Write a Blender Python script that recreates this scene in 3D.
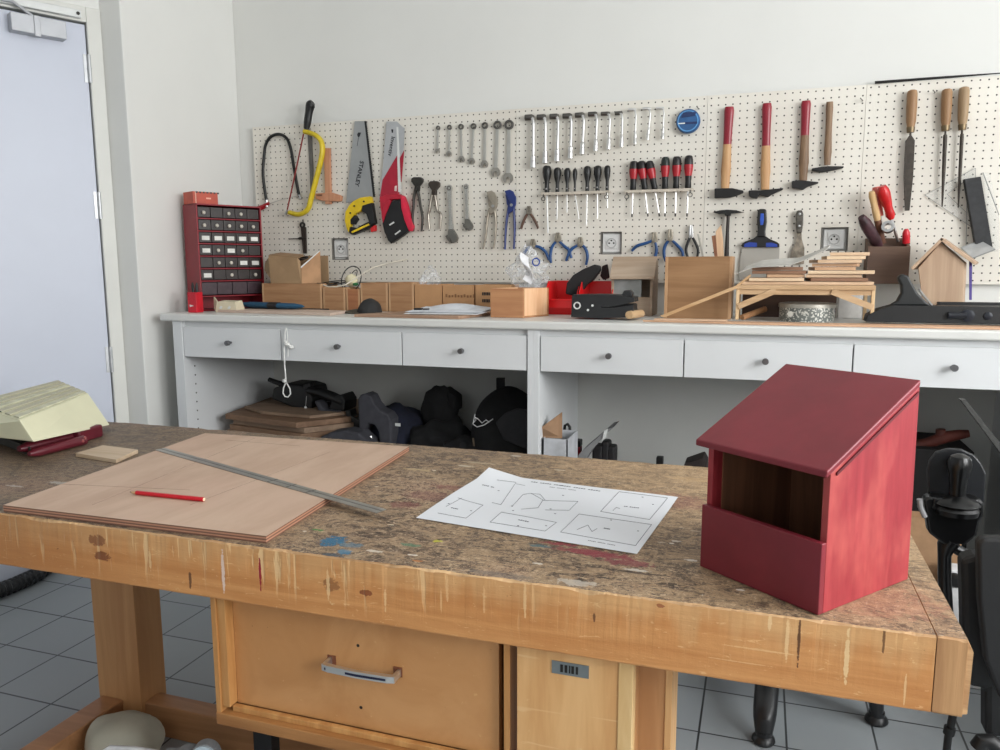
import bpy, bmesh, math, random
from mathutils import Vector, Matrix, noise
random.seed(7)
for o in list(bpy.data.objects): bpy.data.objects.remove(o)
S = bpy.context.scene
COL = S.collection
# ---------------------------------------------------------------- camera
H = 1.15; FPX = 775.0
yaw, pitch, roll = math.radians(-18.55), math.radians(8.1), math.radians(-.19)
_f = Vector((math.sin(yaw)*math.cos(pitch), math.cos(yaw)*math.cos(pitch), -math.sin(pitch)))
_r = Vector((math.cos(yaw), -math.sin(yaw), 0)); _u = _r.cross(_f)
_R = _r*math.cos(roll)+_u*math.sin(roll); _U = -_r*math.sin(roll)+_u*math.cos(roll)
cd = bpy.data.cameras.new('camera'); cam = bpy.data.objects.new('camera', cd); COL.objects.link(cam)
cam.matrix_world = Matrix(((_R.x,_U.x,-_f.x,0),(_R.y,_U.y,-_f.y,0),(_R.z,_U.z,-_f.z,H),(0,0,0,1)))
cd.sensor_width = 36; cd.lens = FPX/1000*36; cd.clip_start = .02
S.camera = cam
# ---------------------------------------------------------------- light and exposure
w = bpy.data.worlds.new('sky'); S.world = w; w.use_nodes = True
w.node_tree.nodes['Background'].inputs[0].default_value = (.92, .96, 1, 1)
w.node_tree.nodes['Background'].inputs[1].default_value = .5
S.view_settings.view_transform = 'Standard'; S.view_settings.look = 'None'
S.view_settings.gamma = 1; S.view_settings.use_curve_mapping = False
S.view_settings.exposure = 0.0
def area(name, loc, direction, sx, sy, power, col):
    l = bpy.data.lights.new(name, 'AREA'); l.shape = 'RECTANGLE'; l.size = sx; l.size_y = sy
    l.energy = power; l.color = col
    o = bpy.data.objects.new(name, l); COL.objects.link(o); o.location = loc
    o.rotation_euler = Vector(direction).to_track_quat('-Z', 'Y').to_euler(); return o
# daylight standing in the three window openings of the right wall plus an added fill light behind the camera
WINX = 2.2
WIN = [(1.75, 2.75), (.45, 1.45), (-.85, .15)]
for (a, b), pw_ in zip(WIN, (13, 66, 66)):
    area('window_daylight', (WINX+.10, (a+b)/2, 1.75), (-1, 0, -.12), .95, 1.45, pw_, (.985, .995, 1))
area('rear_window_daylight', (-.3, -2.62, 1.75), (0, 1, -.1), 1.9, 1.35, 10, (.985, .995, 1))  # added fill for the camera-facing surfaces, no known source
# ---------------------------------------------------------------- projection from a photo pixel onto a real plane
def W(px, py, Y=None, Z=None, X=None):
    d = _f + _R*((px-500)/FPX) - _U*((py-375)/FPX)
    t = Y/d.y if Y is not None else ((Z-H)/d.z if Z is not None else X/d.x)
    return Vector((0, 0, H)) + d*t
# ---------------------------------------------------------------- materials
def lin(c): return tuple(((v/255)/12.92 if v/255 <= .04045 else ((v/255+.055)/1.055)**2.4) for v in c)+(1,)
_M = {}
def nodes(name):
    m = bpy.data.materials.new(name); m.use_nodes = True; nt = m.node_tree
    return m, nt, nt.nodes['Principled BSDF']
def N(nt, t, **k):
    n = nt.nodes.new(t)
    for a, v in k.items(): setattr(n, a, v)
    return n
def mix(nt, fac, a, b, mode='MIX'):
    n = N(nt, 'ShaderNodeMix', data_type='RGBA', blend_type=mode)
    for i, v in ((0, fac), (6, a), (7, b)):
        if hasattr(v, 'is_linked') or isinstance(v, bpy.types.NodeSocket): nt.links.new(v, n.inputs[i])
        else: n.inputs[i].default_value = v
    return n.outputs[2]
def math_(nt, op, a, b=0.0, c=0.0, clamp=False):
    n = N(nt, 'ShaderNodeMath', operation=op); n.use_clamp = clamp
    for i, v in enumerate((a, b, c)):
        if isinstance(v, bpy.types.NodeSocket): nt.links.new(v, n.inputs[i])
        else: n.inputs[i].default_value = v
    return n.outputs[0]
def coords(nt, scale=(1, 1, 1), loc=(0, 0, 0), rot=(0, 0, 0)):
    tc = N(nt, 'ShaderNodeTexCoord'); mp = N(nt, 'ShaderNodeMapping')
    mp.inputs[1].default_value = loc; mp.inputs[2].default_value = rot; mp.inputs[3].default_value = scale
    nt.links.new(tc.outputs['Object'], mp.inputs[0]); return mp.outputs[0]
def noi(nt, vec, scale=5, detail=4, rough=.55, dist=0):
    n = N(nt, 'ShaderNodeTexNoise'); nt.links.new(vec, n.inputs['Vector'])
    n.inputs['Scale'].default_value = scale; n.inputs['Detail'].default_value = detail
    n.inputs['Roughness'].default_value = rough; n.inputs['Distortion'].default_value = dist
    return n.outputs[0]
def ramp(nt, v, a, b):
    n = N(nt, 'ShaderNodeMapRange'); n.interpolation_type = 'SMOOTHSTEP'; nt.links.new(v, n.inputs[0])
    n.inputs[1].default_value = a; n.inputs[2].default_value = b; return n.outputs[0]
def bump(nt, bs, h, strength=.3, dist=.002):
    b = N(nt, 'ShaderNodeBump'); b.inputs['Strength'].default_value = strength
    b.inputs['Distance'].default_value = dist; nt.links.new(h, b.inputs['Height'])
    nt.links.new(b.outputs[0], bs.inputs['Normal'])
def plain(c, rough=.5, metal=0, var=.10, scale=18, bmp=.0, name=None, spec=None, alpha=None, trans=0):
    key = ('p', c, rough, metal, var, scale, bmp, alpha, trans)
    if key in _M: return _M[key]
    m, nt, bs = nodes(name or 'surface'); L = nt.links
    n = noi(nt, coords(nt), scale, 4)
    dark = tuple(x*(1-var*1.6) for x in lin(c)[:3])+(1,); lite = tuple(min(1, x*(1+var)) for x in lin(c)[:3])+(1,)
    L.new(mix(nt, ramp(nt, n, .3, .7), dark, lite), bs.inputs['Base Color'])
    bs.inputs['Roughness'].default_value = rough; bs.inputs['Metallic'].default_value = metal
    if spec is not None: bs.inputs['Specular IOR Level'].default_value = spec
    if bmp: bump(nt, bs, noi(nt, coords(nt), scale*6, 3), bmp)
    if alpha is not None: bs.inputs['Alpha'].default_value = alpha
    if trans: bs.inputs['Transmission Weight'].default_value = trans
    _M[key] = m; return m
def wood(c1, c2, axis='X', scale=1.0, rough=.55, grain=1.0, name='wood'):
    key = ('w', c1, c2, axis, scale, rough, grain)
    if key in _M: return _M[key]
    m, nt, bs = nodes(name)
    s = {'X': (2, 28, 28), 'Y': (28, 2, 28), 'Z': (28, 28, 2)}[axis]; s = tuple(v*scale for v in s)
    g = noi(nt, coords(nt, s), 1.4, 6, .62, .6)
    big = noi(nt, coords(nt), 4*scale, 2)
    col = mix(nt, ramp(nt, g, .35, .68), lin(c1), lin(c2))
    col = mix(nt, math_(nt, 'MULTIPLY', ramp(nt, big, .35, .75), .35), col, tuple(v*.72 for v in lin(c1)[:3])+(1,))
    nt.links.new(col, bs.inputs['Base Color']); bs.inputs['Roughness'].default_value = rough
    bump(nt, bs, g, .15*grain, .001); _M[key] = m; return m
def spots(nt, col, items, axes=(0, 1), jitter=.6, freq=60):
    """items: (a, b, ra, rb, rgb, strength) blotches in object coordinates"""
    tc = N(nt, 'ShaderNodeTexCoord'); sx = N(nt, 'ShaderNodeSeparateXYZ'); nt.links.new(tc.outputs['Object'], sx.inputs[0])
    n = noi(nt, tc.outputs['Object'], freq, 4, .7)
    n = math_(nt, 'MULTIPLY', math_(nt, 'SUBTRACT', n, .5), jitter*4)
    for a, b, ra, rb, rgb, st in items:
        da = math_(nt, 'MULTIPLY', math_(nt, 'SUBTRACT', sx.outputs[axes[0]], a), 1/ra)
        db = math_(nt, 'MULTIPLY', math_(nt, 'SUBTRACT', sx.outputs[axes[1]], b), 1/rb)
        r2 = math_(nt, 'ADD', math_(nt, 'MULTIPLY', da, da), math_(nt, 'MULTIPLY', db, db))
        v = math_(nt, 'SUBTRACT', math_(nt, 'SUBTRACT', 1.15, r2), n)
        col = mix(nt, math_(nt, 'MULTIPLY', ramp(nt, v, .0, .35), st), col, lin(rgb))
    return col
# ---------------------------------------------------------------- mesh builder
def frame(axis):
    a = Vector(axis).normalized(); t = Vector((0, 0, 1)) if abs(a.z) < .9 else Vector((1, 0, 0))
    x = a.cross(t).normalized(); y = a.cross(x).normalized(); return x, y, a
class MB:
    def __init__(s): s.v = []; s.f = []; s.mi = []; s.cur = 0
    def _add(s, vs, fs):
        k = len(s.v); s.v += [Vector(p) for p in vs]; s.f += [tuple(i+k for i in f) for f in fs]; s.mi += [s.cur]*len(fs); return s
    def box(s, a, b):
        x0, y0, z0 = a; x1, y1, z1 = b
        x0, x1 = sorted((x0, x1)); y0, y1 = sorted((y0, y1)); z0, z1 = sorted((z0, z1))
        v = [(x, y, z) for z in (z0, z1) for x, y in ((x0, y0), (x1, y0), (x1, y1), (x0, y1))]
        return s._add(v, [(3, 2, 1, 0), (4, 5, 6, 7), (0, 1, 5, 4), (1, 2, 6, 5), (2, 3, 7, 6), (3, 0, 4, 7)])
    def obox(s, o, ex, ey, ez):
        o, ex, ey, ez = map(Vector, (o, ex, ey, ez))
        v = [o, o+ex, o+ex+ey, o+ey]; v += [p+ez for p in v]
        f = [(3, 2, 1, 0), (4, 5, 6, 7), (0, 1, 5, 4), (1, 2, 6, 5), (2, 3, 7, 6), (3, 0, 4, 7)]
        if ex.cross(ey).dot(ez) < 0: f = [t[::-1] for t in f]
        return s._add(v, f)
    def prism(s, pts, vec):
        pts = [Vector(p) for p in pts]; vec = Vector(vec); n = len(pts)
        nn = Vector((0, 0, 0))
        for i in range(n): nn += pts[i].cross(pts[(i+1) % n])
        if nn.dot(vec) < 0: pts = pts[::-1]
        v = pts+[p+vec for p in pts]
        f = [tuple(range(n))[::-1], tuple(range(n, 2*n))]+[(i, (i+1) % n, n+(i+1) % n, n+i) for i in range(n)]
        return s._add(v, f)
    def hull8(s, v):   # 4 bottom (ccw from above), 4 top
        return s._add(v, [(3, 2, 1, 0), (4, 5, 6, 7), (0, 1, 5, 4), (1, 2, 6, 5), (2, 3, 7, 6), (3, 0, 4, 7)])
    def tube(s, pts, r, n=10, flat=1.0, up=None):
        pts = [Vector(p) for p in pts]; m = len(pts)
        rr = r if isinstance(r, (list, tuple)) else [r]*m
        px = None; vs = []
        for i, p in enumerate(pts):
            t = (pts[min(i+1, m-1)]-pts[max(i-1, 0)])
            if t.length < 1e-9: t = Vector((0, 0, 1))
            t.normalize()
            if up is not None: x = t.cross(Vector(up)).normalized() if t.cross(Vector(up)).length > 1e-4 else frame(t)[0]
            elif px is None: x = frame(t)[0]
            else:
                x = (px-t*px.dot(t)); x = x.normalized() if x.length > 1e-6 else frame(t)[0]
            px = x; y = t.cross(x)
            for k in range(n):
                a = 2*math.pi*k/n; vs.append(p+x*math.cos(a)*rr[i]+y*math.sin(a)*rr[i]*flat)
        fs = [(i*n+k, i*n+(k+1) % n, (i+1)*n+(k+1) % n, (i+1)*n+k) for i in range(m-1) for k in range(n)]
        fs += [tuple(range(n))[::-1], tuple(range((m-1)*n, m*n))]
        return s._add(vs, fs)
    def lathe(s, o, axis, prof, n=20):
        x, y, a = frame(axis); o = Vector(o); vs = []; m = len(prof)
        for r, h in prof:
            for k in range(n):
                t = 2*math.pi*k/n; vs.append(o+a*h+(x*math.cos(t)+y*math.sin(t))*max(r, 1e-5))
        fs = [(i*n+k, i*n+(k+1) % n, (i+1)*n+(k+1) % n, (i+1)*n+k) for i in range(m-1) for k in range(n)]
        fs += [tuple(range(n))[::-1], tuple(range((m-1)*n, m*n))]
        return s._add(vs, fs)
    def ring(s, c, axis, ro, ri, th, n=20):
        x, y, a = frame(axis); c = Vector(c); vs = []
        for r, h in ((ro, 0), (ri, 0), (ri, th), (ro, th)):
            for k in range(n):
                t = 2*math.pi*k/n; vs.append(c+a*h+(x*math.cos(t)+y*math.sin(t))*r)
        fs = [(i*n+k, i*n+(k+1) % n, ((i+1) % 4)*n+(k+1) % n, ((i+1) % 4)*n+k) for i in range(4) for k in range(n)]
        return s._add(vs, fs)
    def blob(s, c, r, seed=0, amp=.12, freq=2.2, n=28, m=18, flatz=None):
        c = Vector(c); vs = []; fs = []
        for i in range(m+1):
            th = math.pi*i/m
            for k in range(n):
                ph = 2*math.pi*k/n; d = Vector((math.sin(th)*math.cos(ph), math.sin(th)*math.sin(ph), math.cos(th)))
                q = 1+amp*noise.noise(d*freq+Vector((seed*3.1, seed, 0)))*2
                p = Vector((d.x*r[0], d.y*r[1], d.z*r[2]))*q+c
                if flatz is not None and p.z < flatz: p.z = flatz
                vs.append(p)
        fs = [(i*n+k, (i+1)*n+k, (i+1)*n+(k+1) % n, i*n+(k+1) % n) for i in range(m) for k in range(n)]
        return s._add(vs, fs)
    def sheet(s, fn, nu, nv, th):
        """fn(u,v) -> point; a sheet with real thickness th along its normal"""
        P = [[Vector(fn(i/nu, j/nv)) for j in range(nv+1)] for i in range(nu+1)]
        top = []; bot = []
        for i in range(nu+1):
            for j in range(nv+1):
                a = P[min(i+1, nu)][j]-P[max(i-1, 0)][j]; b = P[i][min(j+1, nv)]-P[i][max(j-1, 0)]
                nn = a.cross(b); nn = nn.normalized() if nn.length > 1e-12 else Vector((0, 0, 1))
                top.append(P[i][j]+nn*th/2); bot.append(P[i][j]-nn*th/2)
        K = len(top); ix = lambda i, j: i*(nv+1)+j; fs = []
        for i in range(nu):
            for j in range(nv):
                q = (ix(i, j), ix(i+1, j), ix(i+1, j+1), ix(i, j+1)); fs += [q, tuple(K+t for t in q[::-1])]
        e = [ix(i, 0) for i in range(nu+1)]+[ix(nu, j) for j in range(1, nv+1)]+[ix(i, nv) for i in range(nu-1, -1, -1)]+[ix(0, j) for j in range(nv-1, 0, -1)]
        for a, b in zip(e, e[1:]+e[:1]): fs.append((b, a, K+a, K+b))
        return s._add(top+bot, fs)
    def build(s, name, mat, parent=None, bevel=0, smooth=False, seg=2, sub=0, origin=None):
        mats = mat if isinstance(mat, (list, tuple)) else [mat]
        if parent is not None: o0 = Vector(parent['o'])
        elif origin is not None: o0 = Vector(origin)
        else:
            xs = [p.x for p in s.v]; ys = [p.y for p in s.v]; zs = [p.z for p in s.v]
            o0 = Vector(((min(xs)+max(xs))/2, (min(ys)+max(ys))/2, min(zs)))
        me = bpy.data.meshes.new(name); me.from_pydata([tuple(p-o0) for p in s.v], [], s.f)
        for mm in mats: me.materials.append(mm)
        for p, i in zip(me.polygons, s.mi): p.material_index = i; p.use_smooth = smooth
        bm = bmesh.new(); bm.from_mesh(me)
        if not bevel: bmesh.ops.triangulate(bm, faces=[f for f in bm.faces if len(f.verts) > 5])
        bmesh.ops.recalc_face_normals(bm, faces=bm.faces); bm.to_mesh(me); bm.free()
        if smooth:
            try: me.set_sharp_from_angle(angle=math.radians(42))
            except Exception: pass
        o = bpy.data.objects.new(name, me); COL.objects.link(o)
        if parent is not None: o.parent = parent
        else: o.location = o0
        o['o'] = tuple(o0)
        if bevel:
            b = o.modifiers.new('bevel', 'BEVEL'); b.width = bevel; b.segments = seg; b.limit_method = 'ANGLE'; b.angle_limit = math.radians(40)
        if sub:
            b = o.modifiers.new('sub', 'SUBSURF'); b.levels = sub; b.render_levels = sub
        return o
def tag(o, label=None, cat=None, group=None, kind=None):
    if label: o['label'] = label
    if cat: o['category'] = cat
    if group: o['group'] = group
    if kind: o['kind'] = kind
    return o
def thing(name, loc, label, cat, group=None):
    o = bpy.data.objects.new(name, None); COL.objects.link(o); o.location = loc; o['o'] = tuple(loc)
    o.empty_display_size = .05
    return tag(o, label, cat, group)
def struct(o): o['kind'] = 'structure'; return o
def text(s, size, o, ex, ey, mat, parent, name='lettering', depth=.0006, bold=0):
    """letters as real raised shapes; o = lower-left corner, ex = reading direction, ey = up direction"""
    cu = bpy.data.curves.new('t', 'FONT'); cu.body = s; cu.size = size; cu.extrude = depth/2; cu.offset = bold; cu.resolution_u = 3
    t = bpy.data.objects.new('t', cu); COL.objects.link(t); dg = bpy.context.evaluated_depsgraph_get(); dg.update()
    me = bpy.data.meshes.new_from_object(t.evaluated_get(dg)); bpy.data.objects.remove(t)
    ex = Vector(ex).normalized(); ey = Vector(ey).normalized(); ez = ex.cross(ey); p0 = Vector(o)-Vector(parent['o'])
    for v in me.vertices: v.co = p0+ex*v.co.x+ey*v.co.y+ez*(v.co.z+depth/2)
    me.materials.clear(); me.materials.append(mat)
    ob = bpy.data.objects.new(name, me); COL.objects.link(ob); ob.parent = parent; ob['o'] = tuple(parent['o']); return ob
# common materials
WHITE = plain((214, 216, 213), .6, 0, .02, 3)
STEEL = plain((190, 190, 190), .28, 1, .06, 30, name='chrome steel')
DSTEEL = plain((110, 108, 104), .42, 1, .12, 30, name='dark steel')
IRON = plain((52, 50, 48), .5, .6, .15, 40, name='black iron')
BLACK = plain((14, 14, 15), .45, 0, .15, 20, name='black plastic')
BRUB = plain((30, 30, 32), .7, 0, .12, 30, name='black rubber')
BFAB = plain((24, 24, 27), .95, 0, .25, 60, .3, name='black fabric')
RED = plain((196, 30, 34), .35, 0, .06, 10, name='red plastic')
PINE = wood((206, 172, 128), (228, 198, 156), 'X', name='pine')
PINEZ = wood((206, 172, 128), (228, 198, 156), 'Z', name='pine')
# ================================================================ ROOM
YB = 3.075; XS = -2.277; CEIL = 2.95; YR = -2.6
wallm = plain((222, 222, 218), .75, 0, .012, 2.5, .04, name='painted plaster')
m, nt, bs = nodes('grey floor tiles')
tex = N(nt, 'ShaderNodeTexBrick'); tex.offset = 0; tex.squash = 1
nt.links.new(coords(nt, loc=(.101+.205*40, -1.434+.205*40, 0)), tex.inputs['Vector'])
tex.inputs['Scale'].default_value = 1; tex.inputs['Mortar Size'].default_value = .0028; tex.inputs['Mortar Smooth'].default_value = .2
tex.inputs['Brick Width'].default_value = .205; tex.inputs['Row Height'].default_value = .205; tex.inputs['Bias'].default_value = 0
tex.inputs['Color1'].default_value = lin((152, 158, 161)); tex.inputs['Color2'].default_value = lin((147, 153, 157)); tex.inputs['Mortar'].default_value = lin((50, 52, 54))
c = mix(nt, math_(nt, 'MULTIPLY', ramp(nt, noi(nt, coords(nt), 3, 4), .3, .75), .25), tex.outputs[0], lin((132, 138, 142)))
nt.links.new(c, bs.inputs['Base Color']); bs.inputs['Roughness'].default_value = .42
bump(nt, bs, tex.outputs[1], -.35, .002)
floorm = m
f = MB().box((-3.9, YR-.1, -.08), (WINX+.2, YB+.1, 0)).build('floor', floorm, origin=(0, 0, 0)); struct(f)
struct(MB().box((-3.9, YR-.1, CEIL), (WINX+.2, YB+.1, CEIL+.08)).build('ceiling', plain((232, 232, 230), .8, 0, .01, 2)))
struct(MB().box((-3.9, YB, 0), (WINX+.2, YB+.1, CEIL)).build('wall_back', wallm))
# the projecting pier on the left: bright side face (x = XS) and dim end face (y = 2.41)
struct(MB().box((-3.2, 2.41, 0), (XS, YB, CEIL)).build('wall_left', wallm, bevel=.004))
# rear wall with an opening for the added fill light
r = MB(); r.box((-3.9, YR-.1, 0), (WINX+.2, YR, 1.0)).box((-3.9, YR-.1, 2.5), (WINX+.2, YR, CEIL)).box((-3.9, YR-.1, 1.0), (-1.35, YR, 2.5)).box((.75, YR-.1, 1.0), (WINX+.2, YR, 2.5))
struct(r.build('wall_rear', wallm))
r = MB(); r.box((WINX, YR, 0), (WINX+.2, YB, .98)).box((WINX, YR, 2.55), (WINX+.2, YB, CEIL))
ys = [YR]+[v for a, b in reversed(WIN) for v in (a, b)]+[YB]
for i in range(0, len(ys), 2): r.box((WINX, ys[i], .98), (WINX+.2, ys[i+1], 2.55))
struct(r.build('wall_right', wallm))
for i, (a, b) in enumerate(WIN):
    q = MB(); q.box((WINX+.15, a, .98), (WINX+.19, a+.05, 2.55)).box((WINX+.15, b-.05, .98), (WINX+.19, b, 2.55)).box((WINX+.15, a, .98), (WINX+.19, b, 1.03)).box((WINX+.15, a, 2.5), (WINX+.19, b, 2.55))
    struct(q.build('window_%d' % (i+1), plain((240, 240, 240), .4)))
# oblique door wall on the left
DV = Vector((-.46, -.888, 0)).normalized()      # the door wall runs obliquely back towards the left
DN = Vector((.888, -.46, 0)).normalized()
J = Vector((XS-.097, 2.41, 0))
def dp(s, z, n=0): return J+DV*s+DN*n+Vector((0, 0, z))
doorm = plain((196, 201, 214), .42, 0, .012, 3, name='pale blue grey painted door')
framem = plain((214, 214, 208), .5, 0, .02, 5)
D0 = .05; DTOP = 2.03
struct(MB().obox(dp(-.0, 0, -.12), DV*1.9, Vector((0, 0, CEIL)), DN*.06).build('wall_door', wallm))
q = MB(); q.obox(dp(.0, DTOP+.06, -.06), DV*1.6, Vector((0, 0, CEIL-DTOP-.06)), DN*.06)
struct(q.build('trim_1', wallm))
q = MB(); q.obox(dp(.0, 0, -.06), DV*D0, Vector((0, 0, DTOP+.06)), DN*.07).obox(dp(D0, DTOP+.005, -.06), DV*.95, Vector((0, 0, .055)), DN*.07)
struct(q.build('trim_2', framem, bevel=.003))
def dray(px, py, n=0):   # photo pixel onto the door wall plane
    d = W(px, py, Y=1.0)-Vector((0, 0, H)); P = dp(0, 0, n); t = (P-Vector((0, 0, H))).dot(DN)/d.dot(DN)
    q = Vector((0, 0, H))+d*t; return (q-J).dot(DV), q.z
dr = thing('door_1', dp(D0, 0, -.045), None, None); struct(dr)
q = MB(); q.obox(dp(D0+.004, .006, -.045), DV*.94, Vector((0, 0, DTOP-.008)), DN*.045); struct(q.build('door_leaf', doorm, dr, bevel=.002))
for z0 in (dray(89, 83)[1], dray(100, 219)[1], dray(112, 372)[1]):
    hq = MB(); hq.tube([dp(D0, z0, .006), dp(D0, z0+.10, .006)], .007, 10).obox(dp(D0-.012, z0, 0), DV*.03, Vector((0, 0, .10)), DN*.003)
    hq.tube([dp(D0, z0+.048, .006), dp(D0, z0+.052, .006)], .0085, 10)
    struct(hq.build('hinge', plain((188, 190, 192), .4, .6), dr, smooth=True))
cl = MB(); s0, z1 = dray(62, 24); s1 = dray(7, 14)[0]
cl.obox(dp(s0, z1-.062, 0), DV*(s1-s0), Vector((0, 0, .06)), DN*.045)
cl.obox(dp(s0+(s1-s0)*.48, z1-.07, .045), DV*.02, Vector((0, 0, .07)), DN*.004)
cm = plain((176, 178, 182), .4, .3, .03); cp = struct(cl.build('door_closer', cm, dr, bevel=.004))
rl = MB(); s2, z2 = dray(82, 17, .03)
rl.obox(dp(s2, DTOP+.012, .01), DV*.7, Vector((0, 0, .028)), DN*.018)
struct(rl.build('slide_rail', plain((206, 208, 206), .4, .2, .02), dr, bevel=.003))
rb = MB(); rb.tube([dp(s2+.012, DTOP+.026, .0275), dp(s2+.012, DTOP+.026, .031)], .006, 10)
struct(rb.build('screw', IRON, dr))
ar = MB(); ar.tube([dp((s0+s1)/2, z1-.01, .03), dp(s0+.16, DTOP+.02, .035), dp(s0+.5, DTOP+.03, .035)], .006, 8)
struct(ar.build('closer_arm', cm, dr, smooth=True))
# ================================================================ COUNTER AND DRAWER UNITS
YC = 2.45; ZC = .966; ZU = .938
cabm = plain((216, 218, 219), .5, 0, .015, 4, name='pale grey laminate')
topm = plain((214, 214, 210), .38, 0, .03, 5, name='worktop laminate')
XE = 2.0
q = MB(); q.box((-2.215, YC-.012, ZU), (XE, YB, ZC)).build('worktop', topm, bevel=.006)
tag(bpy.data.objects['worktop'], 'long pale grey worktop running along the wall over the drawers', 'worktop')
def drawer(par, x0, x1, zb=.800, zt=.917):
    d = MB().box((x0, YC+.004, zb), (x1, YC+.024, zt)).build('drawer', cabm, par, bevel=.0015)
    ins = MB().box((x0+.02, YC+.052, zb+.01), (x1-.02, YC+.42, zt-.02)).build('drawer_box', plain((150, 152, 152), .6), d)
    xc = (x0+x1)/2; zc = (zb+zt)/2+.002
    MB().lathe((xc, YC+.004, zc), (0, -1, 0), [(.005, 0), (.005, .012), (.0095, .014), (.0098, .027), (.0085, .029), (0, .029)], 18).build('knob', plain((120, 120, 122), .35, .9, .05), d, smooth=True)
    return d
def unit(x0, x1, dxs, lab, back, wl=.02, wr=.02):
    t = thing('drawer_cabinet', ((x0+x1)/2, YC+.3, 0), lab, 'cabinet')
    b = MB(); b.box((x0, YC, 0), (x0+wl, YB-.03, ZU-.001)).box((x1-wr, YC, 0), (x1, YB-.03, ZU-.001))
    b.box((x0+wl, YC+.020, .905), (x1-wr, YC+.05, ZU-.001)).build('side_panels', cabm, t, bevel=.001)
    MB().box((x0+wl, YB-.04, .1), (x1-wr, YB-.03, ZU-.001)).build('back_panel', back, t)
    MB().box((x0+wl, YC+.02, .08), (x1-wr, YB-.04, .10)).build('shelf', cabm, t)
    if x0 < -1: MB().box((x0+wl, YC+.02, .33), (x1-wr, YB-.04, .35)).build('shelf', cabm, t)
    for a, c in zip(dxs[:-1], dxs[1:]): drawer(t, a+.002, c-.002)
    return t
grey = plain((196, 197, 193), .65, 0, .03, 3)
u1 = unit(-2.165, -.706, [-2.122, -1.680, -1.186, -.728], 'left grey drawer cabinet with three drawers over an open bay of black bags', grey, .043)
u2 = unit(-.706, .80, [-.684, -.220, .262, .778], 'right grey drawer cabinet behind the red nest box, with an open bay below', grey)
u3 = unit(.80, XE, [.82, 1.4, 1.98], 'grey drawer cabinet at the far right end past the picture edge', grey)
for k in range(12): MB().tube([(-2.1225, YC+.06, .36+.036*k), (-2.1205, YC+.06, .36+.036*k)], .003, 8).build('shelf_pin_hole', IRON, u1)
# ================================================================ PEGBOARDS
pegm, nt, bs = nodes('perforated hardboard')
tc = N(nt, 'ShaderNodeTexCoord'); sx = N(nt, 'ShaderNodeSeparateXYZ'); nt.links.new(tc.outputs['Object'], sx.inputs[0])
def cell(o): return math_(nt, 'SUBTRACT', math_(nt, 'FRACT', math_(nt, 'MULTIPLY', math_(nt, 'ADD', o, 10.16), 1/.0254)), .5)
a = cell(sx.outputs[0]); b = cell(sx.outputs[2])
rr = math_(nt, 'SQRT', math_(nt, 'ADD', math_(nt, 'MULTIPLY', a, a), math_(nt, 'MULTIPLY', b, b)))
hole = ramp(nt, rr, .125, .095); 
base = mix(nt, ramp(nt, noi(nt, tc.outputs['Object'], 2.5, 3), .3, .7), lin((226, 222, 212)), lin((218, 212, 201)))
nt.links.new(mix(nt, hole, base, lin((52, 44, 38))), bs.inputs['Base Color']); bs.inputs['Roughness'].default_value = .55
bump(nt, bs, rr and hole, -.6, .003)
ZT, ZB, YP = 1.7615, 1.078, 3.05
def board(x0, x1, holes, lab):
    q = MB(); zs = sorted({ZB, ZT} | {h[1] for h in holes} | {h[3] for h in holes}); 
    xs = sorted({x0, x1} | {h[0] for h in holes} | {h[2] for h in holes})
    V = {}; fr = lambda x, z: any(h[0] <= x <= h[2] and h[1] <= z <= h[3] for h in holes)
    for i in range(len(xs)-1):
        for j in range(len(zs)-1):
            if not fr((xs[i]+xs[i+1])/2, (zs[j]+zs[j+1])/2):
                q.box((xs[i], YP, zs[j]), (xs[i+1], YP+.006, zs[j+1]))
    o = q.build('pegboard', pegm, origin=(x0, YP, ZB))
    for z in (ZB+.03, ZT-.03):
        for x in (x0+.03, x1-.03):
            MB().box((x-.012, YP+.006, z-.012), (x+.012, YB-.001, z+.012)).build('spacer', PINE, o)
    return tag(o, lab, 'pegboard', None)
def hole_px(a, b, c, d):
    p = W(a, d, Y=YP); r = W(c, b, Y=YP); return (p.x, p.z, r.x, r.z)
H1 = hole_px(331.5, 238, 348, 260); H2 = hole_px(600, 231.5, 622, 254.5); H3 = hole_px(820, 227, 849, 251)
board(-2.187, -.9525, [H1], 'leftmost white pegboard panel, holding both handsaws and the small wrenches')
board(-.9515, -.2155, [H2], 'white pegboard panel behind the socket wrenches and screwdriver racks')
board(-.2145, .3165, [H3], 'white pegboard panel behind the row of four hanging hammers')
board(.3175, 1.15, [], 'rightmost white pegboard panel, behind the hanging files')
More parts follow.
